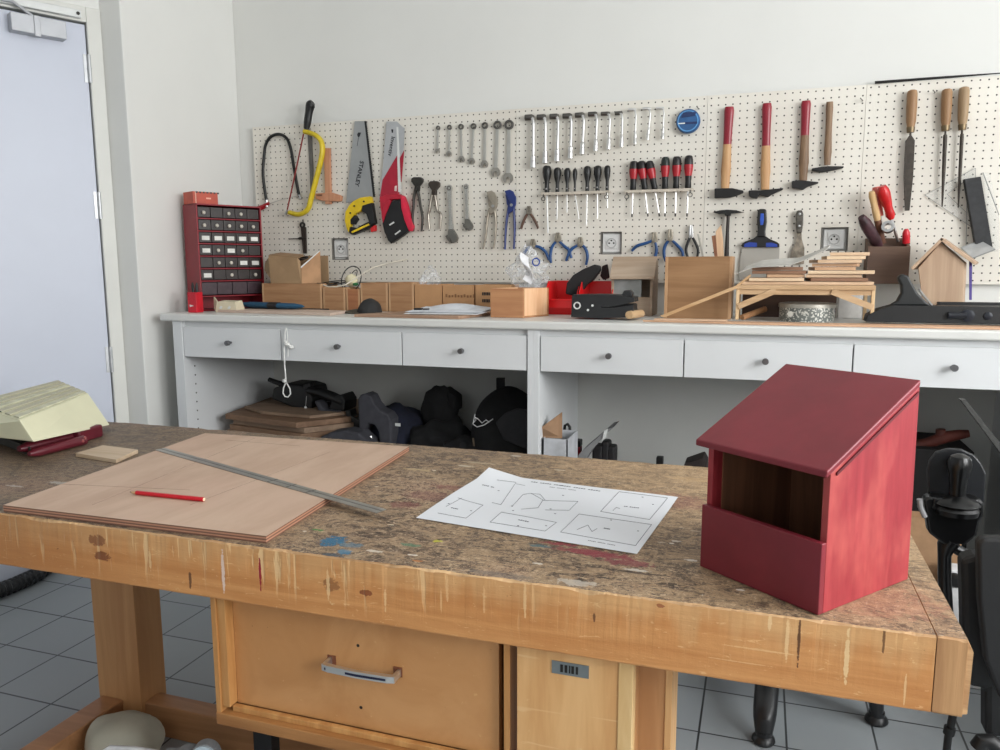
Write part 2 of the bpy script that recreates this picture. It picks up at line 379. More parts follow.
def outlet(h, lab):
    x0, z0, x1, z1 = h; cx, cz = (x0+x1)/2, (z0+z1)/2; t = thing('power_outlet', (cx, YB, cz), lab, 'power outlet')
    s = min(x1-x0, z1-z0)*.42; pm = plain((222, 222, 220), .35, 0, .01)
    MB().box((x0+.001, YB-.019, z0+.001), (x1-.001, YB, z0+.004)).box((x0+.001, YB-.019, z1-.004), (x1-.001, YB, z1-.001)).box((x0+.001, YB-.019, z0+.004), (x0+.004, YB, z1-.004)).box((x1-.004, YB-.019, z0+.004), (x1-.001, YB, z1-.004)).build('box_frame', plain((112, 108, 102), .6), t)
    MB().box((cx-s, YB-.010, cz-s), (cx+s, YB, cz+s)).build('plate', pm, t, bevel=.002)
    k = MB().box((cx-s*.62, YB-.013, cz-s*.62), (cx+s*.62, YB-.010, cz+s*.62)).build('socket', pm, t, bevel=.001)
    MB().ring((cx, YB-.0132, cz), (0, -1, 0), s*.55, s*.44, .002).build('rim', plain((180, 180, 178), .4), k, smooth=True)
    MB().tube([(cx-.009, YB-.0130, cz), (cx-.009, YB-.0145, cz)], .0035, 8).tube([(cx+.009, YB-.0130, cz), (cx+.009, YB-.0145, cz)], .0035, 8).tube([(cx, YB-.0130, cz+.01), (cx, YB-.019, cz+.01)], .003, 8).build('contact', IRON, k)
outlet(H1, 'white power outlet in the pegboard below the yellow hacksaw')
outlet(H2, 'white power outlet in the pegboard above the wooden feeder house')
outlet(H3, 'white power outlet in the pegboard above the stack of wood offcuts')
q = MB(); a = W(875, 81, Y=3.045); b = W(1000, 76.5, Y=3.045)
a.z = ZT+.004; b.z = ZT+.006
q.tube([a, a.lerp(b, .6), b+Vector((.02, 0, 0))], [.005, .004, .0015], 8).build('thin_rod', BLACK, smooth=True)  # black rod drawn in for the dark gap above the board
tag(bpy.data.objects['thin_rod'], 'thin black tapering rod lying on the top edge of the pegboard at right', 'rod')
# ---------------------------------------------------------------- helpers for tools hanging on the board
def B(px, py, d=.012): return W(px, py, Y=YP-d)
def pl(pts, d1, d0=.002):
    """photo outline -> thick plate whose front face is d1 in front of the board"""
    p = [B(x, y, d1) for x, y in pts]; q = MB(); q.prism(p, (0, d1-d0, 0)); return q
def ptube(pts, r, d=.012, n=8, flat=1): 
    P = [B(x, y, d) for x, y in pts]; rr = list(r) if isinstance(r, (list, tuple)) else [r]*len(P)
    if len(P) > 3:
        Q = []; RQ = []
        for i in range(len(P)-1):
            a, b, c, e = P[max(i-1, 0)], P[i], P[i+1], P[min(i+2, len(P)-1)]
            for k in range(4):
                t = k/4; Q.append(.5*((2*b)+(c-a)*t+(2*a-5*b+4*c-e)*t*t+(3*b-a-3*c+e)*t*t*t)); RQ.append(rr[i]*(1-t)+rr[i+1]*t)
        P, rr = Q+[P[-1]], RQ+[rr[-1]]
    q = MB(); q.tube(P, rr, n, flat); return q
class Fl:
    """flat local frame between two photo points on the board: u across, v along, in metres"""
    def __init__(s, a, b, d=.004):
        s.a = B(*a, d); s.b = B(*b, d); s.L = (s.b-s.a).length; s.v = (s.b-s.a)/s.L; s.u = s.v.cross(Vector((0, -1, 0))).normalized()
        if s.u.x < 0: s.u = -s.u
    def p(s, u, v, d=0): return s.a+s.u*u+s.v*v+Vector((0, -d, 0))
    def poly(s, q, pts, d0, d1): q.prism([s.p(u, v, d0) for u, v in pts], (0, -(d1-d0), 0)); return q
def arc(cx, cy, r, a0, a1, n=10): return [(cx+r*math.cos(math.radians(a0+(a1-a0)*i/n)), cy+r*math.sin(math.radians(a0+(a1-a0)*i/n))) for i in range(n+1)]
# combination wrenches
wl = ['smallest chrome combination wrench, leftmost of the hanging row', 'second smallest combination wrench, second from the left in the row', 'third combination wrench from the left in the hanging row',
      'fourth combination wrench, in the middle of the row of seven', 'fifth combination wrench from the left in the hanging row', 'second largest combination wrench, next to the last in the row', 'largest chrome combination wrench, rightmost of the row of seven']
wr_ = [(438.6, 128, 438, 152, .0085), (450, 127.5, 449.5, 155, .010), (461.5, 127, 462, 160.5, .0115), (474, 126.5, 472, 162.5, .012), (485.4, 125.8, 485, 165.5, .0135), (498, 125.2, 496, 174, .017), (509.5, 125, 508.5, 180, .019)]
for (x0, y0, x1, y1, hr), lb in zip(wr_, wl):
    F = Fl((x0, y0), (x1, y1), .004); t = thing('combination_wrench', F.p(0, 0), lb, 'wrench', 'combination wrenches hanging on the pegboard')
    L = F.L; sw = hr*.42
    MB().ring(F.p(0, 0, .001), (0, -1, 0), hr, hr*.55, .009).build('ring_end', DSTEEL, t, smooth=True, bevel=.0008)
    q = MB(); F.poly(q, [(-sw*.9, hr*.8), (sw*.9, hr*.8), (sw*1.1, L-hr*1.1), (-sw*1.1, L-hr*1.1)], .002, .007); q.build('shank', plain((206, 204, 198), .3, .85, .04), t, bevel=.001)
    q = MB(); R_ = hr*1.12; jw = R_*.42
    pts = arc(0, L-R_*.35, R_, -160, -20-360+360, 8)
    pts = [(-jw*1.2, L-R_*1.25), (jw*1.2, L-R_*1.25)]+arc(0, L-R_*.3, R_, -50, 62, 6)+[(jw, L+R_*.62), (jw, L-R_*.2), (0, L-R_*.55), (-jw, L-R_*.2), (-jw, L+R_*.62)]+arc(0, L-R_*.3, R_, 118, 230, 6)
    F.poly(q, pts, .001, .009); q.build('open_end', plain((170, 166, 158), .35, .9, .05), t)
# L-shaped socket wrenches
sk = [(533.5, 120, 533, 168, .0125), (545.6, 119.6, 545, 163.5, .0115), (558.4, 119, 557, 161.5, .0115), (571.5, 118.5, 570.3, 159, .011), (584, 117.5, 582, 154.5, .0105), (597, 116.5, 595.5, 151.5, .0095), (610, 116, 608.5, 149.8, .0085), (622.5, 115.5, 621.5, 147.5, .008), (636, 112, 635, 144.6, .007), (650.5, 111, 647.5, 140.5, .0065), (664, 110.5, 662.5, 139.3, .006)]
names11 = ['largest angled socket wrench, leftmost of the eleven in the row', 'second angled socket wrench from the left in the row', 'third angled socket wrench from the left in the row', 'fourth angled socket wrench from the left in the row', 'fifth angled socket wrench from the left in the row',
  'angled socket wrench in the very middle of the row of eleven', 'fifth angled socket wrench from the right end of the row', 'fourth angled socket wrench from the right end of the row', 'third thin angled socket wrench from the right end', 'second thinnest angled socket wrench, next to last in the row', 'thinnest angled socket wrench, rightmost in the row beside the blue round tape']
CH = plain((216, 216, 214), .32, .9, .0, 3, name='bright chrome')
for (x0, y0, x1, y1, r), lb in zip(sk, names11):
    a = B(x0, y0, .02); b = B(x1, y1, .02); v = (b-a).normalized(); t = thing('angled_socket_wrench', a, lb, 'socket wrench', 'angled socket wrenches on the pegboard')
    sh = r*.55; hl = .036 if r > .008 else .030
    q = MB(); q.tube([a+Vector((-hl*.75, .004, r*.3+.008)), a+Vector((-.012, .002, r*.3+.008)), a+Vector((-.003, 0, .004)), a+v*.012, b-v*.03], sh, 12); q.build('bent_shank', CH, t, smooth=True)
    h0 = a+Vector((-hl, .004, r*.3+.008)); q = MB(); q.lathe(h0, (1, 0, 0), [(r*.55, 0), (r*.92, .001), (r*.92, hl*.8), (r*.6, hl)], 14); q.build('elbow_socket', DSTEEL if r > .0075 else CH, t, smooth=True)
    q = MB(); q.lathe(b, -v, [(r*.6, 0), (r, .0015), (r, .022), (r*.88, .023), (r*.88, .024), (r*.92, .025), (r*.9, .044), (sh, .048)], 16); q.build('end_socket', CH, t, smooth=True)
# tape measure-like blue round reel
c = B(688.5, 122, .004); t = thing('round_reel', c, 'round blue plastic reel with a printed face hanging beside the socket wrenches', 'reel')
MB().lathe(c, (0, -1, 0), [(.042, 0), (.0435, .003), (.0435, .020), (.040, .024), (0, .0245)], 40).build('case', plain((40, 86, 136), .35), t, smooth=True)
MB().ring(c+Vector((0, -.024, 0)), (0, -1, 0),   .038, .034, .0012, 36).build('rim', plain((90, 150, 205), .35), t)
MB().prism([c+Vector((x, -.0245, z)) for x, z in ((-.025, .012), (.025, .016), (.03, .030), (-.018, .030))], (0, -.001, 0)).prism([c+Vector((x, -.0245, z)) for x, z in ((-.012, -.012), (.034, -.012), (.034, -.004), (-.012, -.004))], (0, -.001, 0)).build('dark_print', plain((24, 46, 92), .4), t)
MB().prism([c+Vector((x, -.0248, z)) for x, z in ((-.034, -.010), (-.010, -.010), (-.010, -.006), (-.034, -.006))], (0, -.001, 0)).build('white_print', WHITE, t)
# hammers
hm = plain((32, 31, 31), .55, .3, .15, 30)
def hammer(top, bot, w0, w1, redto, head, hy, lab, h1, h2, name='hammer', thick=.020, base=None):
    """top / bot photo points of the handle, head outline in photo pixels"""
    F = Fl(top, bot, .006); t = thing(name, F.p(0, 0), lab, 'hammer'); L = F.L
    def prof(v0, v1, mat, nm, n=10):
        q = MB(); P = []; rr = []
        for i in range(n+1):
            v = v0+(v1-v0)*i/n; k = v/L; wdt = w0*(1-.18*math.sin(math.pi*min(1, k*1.25))) if k < .8 else w0*.9+(w1-w0*.9)*(k-.8)/.2
            P.append(F.p(0, v*1.0, .012)); rr.append(wdt/2)
        if v0 == 0: rr[0] *= .82
        q.tube(P, rr, 14, .62, up=(0, -1, 0)); return q.build(nm, mat, t, smooth=True)
    if redto: prof(0, redto*L, h1, 'painted_grip'); prof(redto*L, L, h2, 'handle')
    else: prof(0, L, h2, 'handle')
    pl(head, .032, .004).build('head', hm, t, bevel=.0025)
    return t
redp = plain((138, 24, 42), .3, 0, .06, 14, name='dark red lacquer'); ash = wood((184, 140, 96), (206, 166, 120), 'Z', name='ash handle'); oldw = wood((112, 88, 66), (146, 116, 88), 'Z', name='weathered handle')
hammer((729.5, 107.5), (725, 190), .036, .029, .45, [(714.5, 188.3), (732, 188), (743.5, 190.5), (743.5, 192.5), (735, 196), (729, 197.5), (714.5, 198)], 0, 'hammer with red and pale wooden handle, leftmost of the four large hammers', redp, ash)
hammer((767, 104), (765, 190), .035, .029, .49, [(748.5, 190.5), (752, 190), (760, 190.5), (776, 188.6), (783.3, 188), (783, 189.5), (775, 193), (770, 195.5), (768, 197), (759, 194.5), (757, 198.5), (752, 197.5), (749, 196)], 0, 'hammer with long red grip and pale handle, second of the hanging hammers', redp, ash)
hammer((806, 101.5), (803, 181), .034, .026, .43, [(792, 181), (799, 180), (818.5, 182), (818.5, 183), (808, 186.5), (803, 189.5), (792, 187.5)], 0, 'hammer with red grip over a worn brown handle, third in the row', redp, oldw)
hammer((829.5, 102.5), (827, 165.5), .026, .021, 0, [(812, 168.2), (819, 167), (828, 166), (844, 166.2), (843.5, 167.8), (831, 170.5), (822, 172), (812, 170.5)], 0, 'small hammer with plain weathered wood handle, rightmost in the hammer row', redp, oldw)
# upright pick hammer
t = thing('pick_hammer', B(727, 212), 'dark pointed pick hammer hanging upright behind the sticks of the plywood bin', 'hammer')
pl([(713, 212), (720, 210.2), (727, 209.6), (736, 210.2), (744, 212.4), (736, 213), (731, 213.2), (730.5, 215.5), (725, 215.5), (724.5, 213.4), (719, 214)], .034, .01).build('head', hm, t, bevel=.001)
ptube([(728.3, 214), (727.5, 230), (726.5, 258)], [.0085, .009, .0125], .022, 10, .7).build('handle', plain((50, 42, 38), .6), t, smooth=True)
# files
fm = wood((142, 106, 72), (176, 142, 104), 'Z', name='turned file handle'); fd = plain((66, 60, 54), .55, .5, .15, 60)
def file_(cx, y0, y1, xb, yb, bw, lab, flat, wood_, shoulder=True):
    F = Fl((cx, y0), (xb, yb), .004); t = thing('file', F.p(0, 0), lab, 'file'); k = (y1-y0)/(yb-y0)*F.L
    q = MB(); R_ = .0165
    q.tube([F.p(0, v, .018) for v in (0, .003, .012, k*.45, k*.85, k)], [R_*.5, R_*.85, R_*1.0, R_*1.02, R_*.92, R_*.7], 16); q.build('handle', wood_, t, smooth=True)
    q = MB(); q.tube([F.p(0, v, .018) for v in (k, k+.003, k+.018, k+.019)], [R_*.8, R_*.8, R_*.72, R_*.3], 14); q.build('ferrule', plain((120, 104, 80), .4, .8), t, smooth=True)
    q = MB(); q.tube([F.p(0, k+.018, .018), F.p(0, k+.035, .018)], .0035, 8)
    if flat: F.poly(q, [(-.004, k+.028), (.004, k+.028), (bw, k+.045), (bw, F.L*.72), (bw*.55, F.L), (-bw*.45, F.L), (-bw, F.L*.72), (-bw, k+.045)], .014, .020)
    else: q.tube([F.p(0, v, .018) for v in (k+.03, k+.04, F.L*.7, F.L)], [bw*.9, bw, bw*.9, bw*.35], 10)
    q.build('blade', fd, t, bevel=.0006 if flat else 0)
file_(911.5, 91, 127.5, 906, 211, .0145, 'flat file with orange-brown wooden handle, leftmost of the three files', True, fm)
file_(946, 90, 126, 941, 207, .0065, 'round file with smooth wooden handle, between the flat file and the rightmost one', False, fm)
file_(963, 88, 125, 957, 208, .0060, 'thin round file with paler greyish handle, rightmost of the three files', False, wood((150, 124, 92), (178, 152, 118), 'Z'))
# free hooks
for (px, py, dx), lb in zip([(862, 101, -7), (934, 93, -7), (307, 133, 5), (699, 109, -6)], ['small empty wire hook in the pegboard right of the smallest hammer', 'small empty wire hook in the pegboard between the files', 'small empty wire hook in the pegboard left of the yellow handled saw', 'small empty wire hook above the round blue reel']):
    q = MB(); a = B(px, py, 0); q.tube([a+Vector((0, .001, 0)), a+Vector((0, -.018, -.001)), a+Vector((dx*.0005, -.024, 0)), a+Vector((dx*.0012, -.024, .006))], .0018, 6)
    tag(q.build('peg_hook', DSTEEL, smooth=True), lb, 'hook')
# coping saw: black bow with thin blade
t = thing('coping_saw', B(283, 134), 'coping saw with a black arched frame and dark red handle, leftmost tool on the board', 'saw')
bow = [(266.5, 202), (263, 175), (264.5, 152), (266, 144), (270, 137.5), (276, 134.5), (282, 135), (287.5, 139.5), (291, 150), (293.5, 165), (297, 185), (299.5, 197)]
ptube(bow, .0068, .014, 10).build('bow_frame', plain((26, 28, 28), .4, .3), t, smooth=True)
ptube([(266, 205), (283, 199), (301, 195)], .0012, .014, 6).build('blade', STEEL, t)
q = ptube([(266.5, 200), (267, 207)], .007, .014, 10); q.build('blade_clamp', STEEL, t, smooth=True)
q = ptube([(299, 195), (301, 199)], .007, .014, 10); q.build('blade_clamp', STEEL, t, smooth=True)
ptube([(269, 203), (263, 207), (257.5, 209)], [.007, .011, .012], .014, 12).build('handle', plain((150, 26, 34), .35), t, smooth=True)
# hacksaw with yellow tube frame, black handle at top
t = thing('hacksaw', B(310, 125), 'hacksaw with a bright yellow bent frame and black handle pointing up', 'saw')
ptube([(304.5, 131.5), (310, 133), (316, 135.5), (321, 141), (322.5, 149), (321, 160), (316, 180), (311, 199), (309, 207), (305, 212), (298, 214.5), (289.5, 212.5)], .0150, .03, 12, .7).build('tube_frame', plain((206, 182, 34), .4), t, smooth=True)
ptube([(303.5, 134), (296, 170), (287, 211)], .0055, .03, 8, .35).build('blade', plain((122, 34, 34), .5), t, smooth=True)
ptube([(306.5, 129), (307.5, 122), (309, 112), (310.5, 105), (312.5, 102.3)], [.012, .016, .0165, .0205, .013], .03, 14).build('handle', BLACK, t, smooth=True)
ptube([(305.5, 131), (306.5, 128)], .008, .03, 10).build('ferrule', DSTEEL, t, smooth=True)
ptube([(288, 210), (285.5, 214.5)], .006, .03, 8).build('tension_screw', STEEL, t, smooth=True)
# grey thin saw/rasp behind the yellow frame
t = thing('grey_keyhole_saw', B(309, 134, .006), 'thin grey steel blade hanging behind the yellow hacksaw', 'saw')
pl([(307.5, 133), (311.5, 133), (313, 170), (311.5, 206), (310.5, 206), (310, 180)], .006).build('blade', plain((112, 110, 106), .4, .6), t)
ptube([(309.5, 128), (309.5, 134)], .006, .010, 10).build('tang', DSTEEL, t, smooth=True)
# wooden marking gauge
gw = wood((186, 128, 96), (210, 156, 122), 'Z', name='beech'); t = thing('marking_gauge', B(327, 150), 'pale reddish wooden marking gauge hanging right of the yellow hacksaw', 'marking gauge')
pl([(323.5, 148), (329.5, 148), (330.5, 190), (330.8, 204), (325, 204), (324.8, 190)], .016, .003).build('stem', gw, t, bevel=.002)
pl([(315, 193.5), (331, 192.3), (339.5, 195), (341, 196.5), (340.5, 201), (338, 201.5), (322, 200.8), (315.5, 199)], .022, .003).build('stock', gw, t, bevel=.003)
pl([(316.5, 194.5), (322, 194.3), (322, 196), (316.5, 196)], 0.0235, .020).build('brass_wear_strip', plain((110, 74, 54), .5), t)
# yellow-handled handsaw
t = thing('handsaw', B(360, 122), 'handsaw with plain grey blade and yellow and black handle hanging tip up', 'saw')
sb = plain((172, 174, 174), .38, .75, .05, 12, name='saw blade steel')
pl([(354.8, 121.3), (364.5, 121), (374, 197), (346, 203)], .012, .0105).build('blade', sb, t)
q = MB(); n = 34
for k in range(n):
    y0 = 121+k*2.2; x = 364.5+(y0-121)*.122
    q.prism([B(x, y0, .012), B(x+2.4, y0+.5, .012), B(x, y0+2.2, .012)], (0, .0012, 0))
q.prism([B(364.3, 121, .0122), B(366.2, 121, .0122), B(375.2, 197, .0122), (B(373, 197, .0122))], (0, .0015, 0))
q.build('tooth_guard', BLACK, t)
yl = plain((226, 192, 24), .4, name='yellow plastic')
outer = [(353, 201), (360, 197.5), (370, 196.2), (372, 203), (373.5, 216), (375, 224), (373.8, 226), (366, 230), (352, 235), (349, 233.5), (346.5, 229), (344.5, 221), (345, 212), (349, 205)]
hole_ = [(352, 225), (357, 226.5), (365, 222), (367, 216), (363, 212.5), (357, 214), (352.5, 219)]
q = pl(outer[:1]+outer[1:]+[(353, 201)]+[], .032, .004) if False else MB()
q.prism([B(x, y, .030) for x, y in [(353, 201), (360, 197.5), (370, 196.2), (371.5, 203), (362.5, 206), (360.5, 211), (355, 213.5), (351, 219), (350, 226), (348.5, 232.5), (346.5, 229), (344.5, 221), (345, 212), (349, 205)]], (0, .026, 0))
q.build('grip', yl, t, bevel=.003)
pl([(362, 205.5), (371.5, 202.5), (373.5, 216), (375, 223.5), (372, 225), (368.5, 221.5), (366, 214), (361.5, 211)], .032, .004).build('black_grip_insert', BLACK, t, bevel=.003)
pl([(350, 226.5), (356, 228.2), (363, 224), (368.5, 221.5), (372, 225), (366, 229.5), (352, 235), (349, 233.3)], .033, .004).build('black_grip_base', BLACK, t, bevel=.003)
pl([(351, 231.8), (358, 228.2), (368.5, 223.5), (369.5, 225), (360, 229.6), (352.5, 233)], .0342, .030).build('yellow_stripe', yl, t)
pl([(350, 219.5), (354.5, 215), (356.8, 219), (353.5, 224.5), (350.5, 224)], .031, .006).build('black_grip_insert', BLACK, t, bevel=.002)
pl([(370, 228.2), (374.5, 225), (374.3, 231), (370.8, 232.2)], .030, .006).build('red_tip', RED, t, bevel=.002)
for p in ((354.5, 206), (364, 201.5), (350.5, 213)): MB().lathe(B(*p, .0295), (0, -1, 0), [(.004, 0), (.004, .003), (0, .003)], 12).build('rivet', BLACK, t)
inkb = plain((26, 28, 34), .5, name='printed ink')
def btext(s, size, px0, px1, d, par, mat=inkb, bold=0):
    a = B(*px0, d); b = B(*px1, d); ex = (b-a).normalized(); ey = Vector((0, -1, 0)).cross(ex).normalized()
    return text(s, size, a, ex, -ey if (-ey).cross(ex).y > 0 else ey, mat, par, bold=bold)
def vtext(s, k_, px0, px1, d, par, mat=inkb, bold=0):
    """lettering running downwards between two photo points"""
    a = B(*px0, d); b = B(*px1, d); ex = (b-a).normalized(); ey = ex.cross(Vector((0, 1, 0))); ey = Vector((0, -1, 0)).cross(ex)
    L = (b-a).length; n = len(s); return text(s, L/n*k_, a-ey*(L/n*.34*k_), ex, ey, mat, par, bold=bold)
vtext('STANLEY', 1.72, (362, 161), (357, 186), .0125, t, inkb, .0006)
pl([(357.2, 134), (358.4, 132.4), (361, 132.6), (359.8, 136), (358.6, 137.5), (357.4, 136)], .0128, .0119).build('printed_emblem', inkb, t)
ptube([(358.5, 137.5), (357.8, 142), (357.2, 146)], .0009, .0122, 6).build('printed_emblem', inkb, t)
# red and grey handsaw in a sleeve
t = thing('handsaw', B(395, 125), 'handsaw with grey and red printed blade and big black and red handle', 'saw')
pl([(386.5, 121.5), (397, 121.5), (401.5, 126), (404.5, 128), (403, 160), (401, 180), (400, 197), (379, 200), (383, 165)], .014, .0115).build('blade', plain((188, 190, 192), .4, .5, .04), t)
pl([(397.3, 155), (398, 180), (399.5, 194), (379.5, 199), (382.5, 180)], .0148, .0138).build('red_print', plain((168, 24, 50), .45), t)
pl([(399.7, 158), (404.2, 150), (403, 164), (401.5, 182), (400.6, 182)], .0148, .0138).build('red_print', plain((168, 24, 50), .45), t)
pl([(396.4, 127), (398, 127), (401.2, 192), (398.2, 192)], .0155, .0140).build('white_spine', WHITE, t)
vtext('Inventiv', 2.3, (393.5, 136.5), (389.5, 158), .0144, t, inkb, .0003)
pl([(391.2, 129.3), (393.2, 129.4), (393, 132.6), (391.8, 132.8)], .0149, .0138).build('printed_emblem', inkb, t)
pl([(394.7, 186), (397, 185.6), (396.6, 191), (394.2, 191)], .0156, .0140).build('round_badge', plain((226, 200, 196), .5), t, bevel=.0003)
rd = plain((178, 22, 48), .4)
pl([(379.5, 197), (386, 194.5), (397, 193.5), (402.5, 195.5), (400, 199), (390, 199.5), (384, 204), (381, 212), (380, 207)], .034, .004).build('red_grip', rd, t, bevel=.003)
pl([(381, 212), (384, 204), (389, 199.5), (391, 201), (388, 208), (385, 215), (382.5, 223), (381.5, 218)], .036, .004).build('red_grip', rd, t, bevel=.003)
pl([(400, 196), (402.5, 195.5), (405.5, 203), (408.5, 214), (412, 226), (411.5, 231), (408.8, 231.5), (404, 220), (401, 208)], .037, .004).build('red_grip', plain((210, 30, 64), .4), t, bevel=.004)
pl([(390.5, 201.5), (399.5, 199), (401.5, 209), (405, 221), (408.5, 231), (402, 236), (391, 243.5), (388, 241), (384, 232), (382, 223), (385, 215), (388, 208)], .030, .004).build('black_grip', plain((18, 18, 20), .5), t, bevel=.004)
pl([(389, 224.5), (393.5, 221.5), (394.5, 222.8), (389.8, 225.6)], .0308, .029).build('printed_mark', WHITE, t)
pl([(394.5, 234), (400, 230), (400.7, 231), (395.5, 235)], .0308, .029).build('printed_mark', WHITE, t)
# end-cutting pincers
def pincers(cx, y0, lx, rx, yb, col, mm, lab, hw):
    t = thing('pincers', B(cx, y0), lab, 'pincers')
    pl([(cx-hw, y0+1.5), (cx-hw*.6, y0), (cx+hw*.6, y0), (cx+hw, y0+1.5), (cx+hw*1.02, y0+4), (cx+hw*.75, y0+6.5), (cx+2.2, y0+9), (cx+2, y0+14), (cx-2, y0+14), (cx-2.2, y0+9), (cx-hw*.75, y0+6.5), (cx-hw*1.02, y0+4)], .024, .004).build('jaws', mm, t, bevel=.003)
    MB().lathe(B(cx, y0+11, .024), (0, -1, 0), [(.008, 0), (.008, .003), (0, .004)], 16).build('pivot', mm, t, smooth=True)
    for s_, ex in ((-1, lx), (1, rx)):
        ptube([(cx+s_*.5, y0+11), (cx+s_*2.6, y0+20), (cx+s_*4.2 if ex*s_ > (cx*s_+4) else ex, y0+30), (ex+s_*1.0, yb-14), (ex, yb)], [.008, .0075, .0065, .0065, .0055], .014, 10, .8).build('handle', col, t, smooth=True)
pincers(416.5, 177, 413.5, 421.5, 231.5, plain((60, 58, 54), .5, .5), plain((56, 54, 50), .5, .5), 'dark steel end cutting pincers hanging beside the red handsaw', 5.6)
pincers(433.5, 181, 429.5, 440, 229, plain((156, 150, 140), .35, .8), plain((66, 58, 52), .5, .4), 'bright steel pincers with dark jaws, right of the dark pincers', 5.4)
# adjustable wrenches
def adjustable(x0, y0, x1, y1, w, hd, lab):
    F = Fl((x0, y0), (x1, y1), .004); L = F.L; t = thing('adjustable_wrench', F.p(0, 0), lab, 'wrench'); ch = plain((196, 194, 188), .26, .9, .04)
    q = MB(); F.poly(q, [(-w*.7, .002), (0, -.003), (w*.7, .002), (w*.85, .012), (w*.6, .03), (w*.5, L*.5), (w*.7, L-hd*1.6), (-w*.7, L-hd*1.6), (-w*.5, L*.5), (-w*.6, .03), (-w*.85, .012)], .004, .013); q.build('handle', ch, t, bevel=.002)
    MB().ring(F.p(0, .012, .0125), (0, -1, 0), w*.55, w*.33, .0015, 16).build('hanging_hole_rim', DSTEEL, t)
    q = MB(); F.poly(q, [(-w*.6, L-hd*1.7), (w*.6, L-hd*1.7), (hd*.85, L-hd*.9), (hd*1.05, L-hd*.35), (hd*.8, L+hd*.15), (hd*.25, L+hd*.35), (hd*.05, L-hd*.1), (-hd*.1, L-hd*.45), (-hd*.5, L-hd*.6)], .002, .019); q.build('head', plain((128, 126, 120), .4, .8, .1), t)
    q = MB(); F.poly(q, [(-hd*.65, L-hd*.95), (-hd*.15, L-hd*.55), (-hd*.02, L+hd*.1), (-hd*.28, L+hd*.25), (-hd*.5, L-hd*.1), (-hd*.8, L-hd*.5)], .003, .016); q.build('moving_jaw', plain((118, 114, 108), .4, .8, .1), t)
    MB().tube([F.p(-hd*.1, L-hd*1.15, .010), F.p(hd*.25, L-hd*.85, .010)], hd*.2, 12).build('adjusting_screw', DSTEEL, t, smooth=True)
adjustable(450, 185.5, 452.5, 241, .0165, .028, 'larger chrome adjustable wrench hanging jaw down')
adjustable(467, 184.5, 468.5, 229, .013, .023, 'smaller adjustable wrench hanging jaw down beside the larger one')
# water pump pliers
def pump(col, hx, x0, y0, lab, hm_, hand):
    t = thing('water_pump_pliers', B(x0, y0), lab, 'pliers')
    pl([(x0-3, y0+1), (x0+2, y0-.5), (x0+5.5, y0+1.5), (x0+8.5, y0+8), (x0+8, y0+15), (x0+5, y0+21), (x0+1, y0+24), (x0, y0+18), (x0+2.5, y0+12), (x0-.5, y0+7.5)], .022, .012).build('upper_jaw', hm_, t, bevel=.002)
    pl([(x0-2.5, y0+4), (x0+1, y0+8), (x0+4.5, y0+13.5), (x0+6, y0+18), (x0+2, y0+19), (x0-1, y0+14), (x0-1.5, y0+9)], .014, .004).build('lower_jaw', hm_, t, bevel=.002)
    MB().lathe(B(x0+4, y0+15, .022), (0, -1, 0), [(.006, 0), (.006, .003), (0, .003)], 12).build('pivot', STEEL, t)
    for pts in hand: ptube(pts, [.0075, .0075, .0065, .0055], .014, 10, .7).build('handle', col, t, smooth=True)
gp = plain((160, 152, 138), .45, .5, .12, 30)
pump(gp, 0, 489, 191, 'grey steel water pump pliers hanging left of the blue ones', gp, [[(490, 208), (487.5, 220), (486, 235), (483, 249)], [(494, 206), (496, 220), (495.5, 235), (493.5, 248.5)]])
bp = plain((34, 50, 112), .4, 0, .1); 
pump(bp, 0, 507.5, 190, 'dark blue water pump pliers hanging at the edge of the leftmost panel', bp, [[(509, 206), (506.5, 222), (505.5, 235), (505, 249.5)], [(513.5, 204), (514.5, 222), (514.5, 235), (513.8, 249)]])
# small brown-handled pliers
def pliers(cx, y0, jaw, hands, col, lab, jm=None, hw=2.6, r=.0055, d=.014):
    t = thing('pliers', B(cx, y0), lab, 'pliers'); jm = jm or plain((132, 126, 116), .4, .7, .1)
    pl([(cx-hw*.55, y0), (cx-hw*.1, y0), (cx-hw*.1, y0+jaw*.5), (cx-hw*.1, y0+jaw), (cx-hw*.9, y0+jaw), (cx-hw, y0+jaw*.6)], .020, .006).build('jaw', jm, t, bevel=.001)
    pl([(cx+hw*.1, y0), (cx+hw*.55, y0), (cx+hw, y0+jaw*.6), (cx+hw*.9, y0+jaw), (cx+hw*.1, y0+jaw), (cx+hw*.1, y0+jaw*.5)], .020, .006).build('jaw', jm, t, bevel=.001)
    MB().lathe(B(cx, y0+jaw*.85, .020), (0, -1, 0), [(hw*.0028, -.01), (hw*.0028, .002), (0, .003)], 14).build('pivot', jm, t, smooth=True)
    for h in hands:
        P = [(cx, y0+jaw*.8)]+h; q = ptube(P, [r*.7]+[r]*(len(P)-2)+[r*.8], d, 10); q.build('handle', col, t, smooth=True)
    return t
pliers(528.5, 206, 8, [[(525.5, 217), (522.5, 224), (521, 229)], [(532, 216), (536, 223), (538.3, 228.5)]], plain((92, 66, 52), .5), 'small pliers with brown handles hanging below the black screwdrivers')
bh = plain((30, 74, 128), .4, name='blue grip')
def blue(cx, y0, hands, lab, jaw=9): return pliers(cx, y0, jaw, hands, bh, lab, plain((156, 148, 134), .35, .8, .1), 3.0, .0062)
blue(532.5, 239, [[(539, 247), (545.5, 252), (549, 260)], [(528, 248), (524, 254), (523, 260)]], 'blue handled pliers partly behind the crumpled clear bag')
blue(557.5, 232.5, [[(552, 247), (550.3, 256), (551, 263)], [(564, 246), (569, 251), (566, 261)]], 'blue handled pliers, middle one of the three left of the outlet')
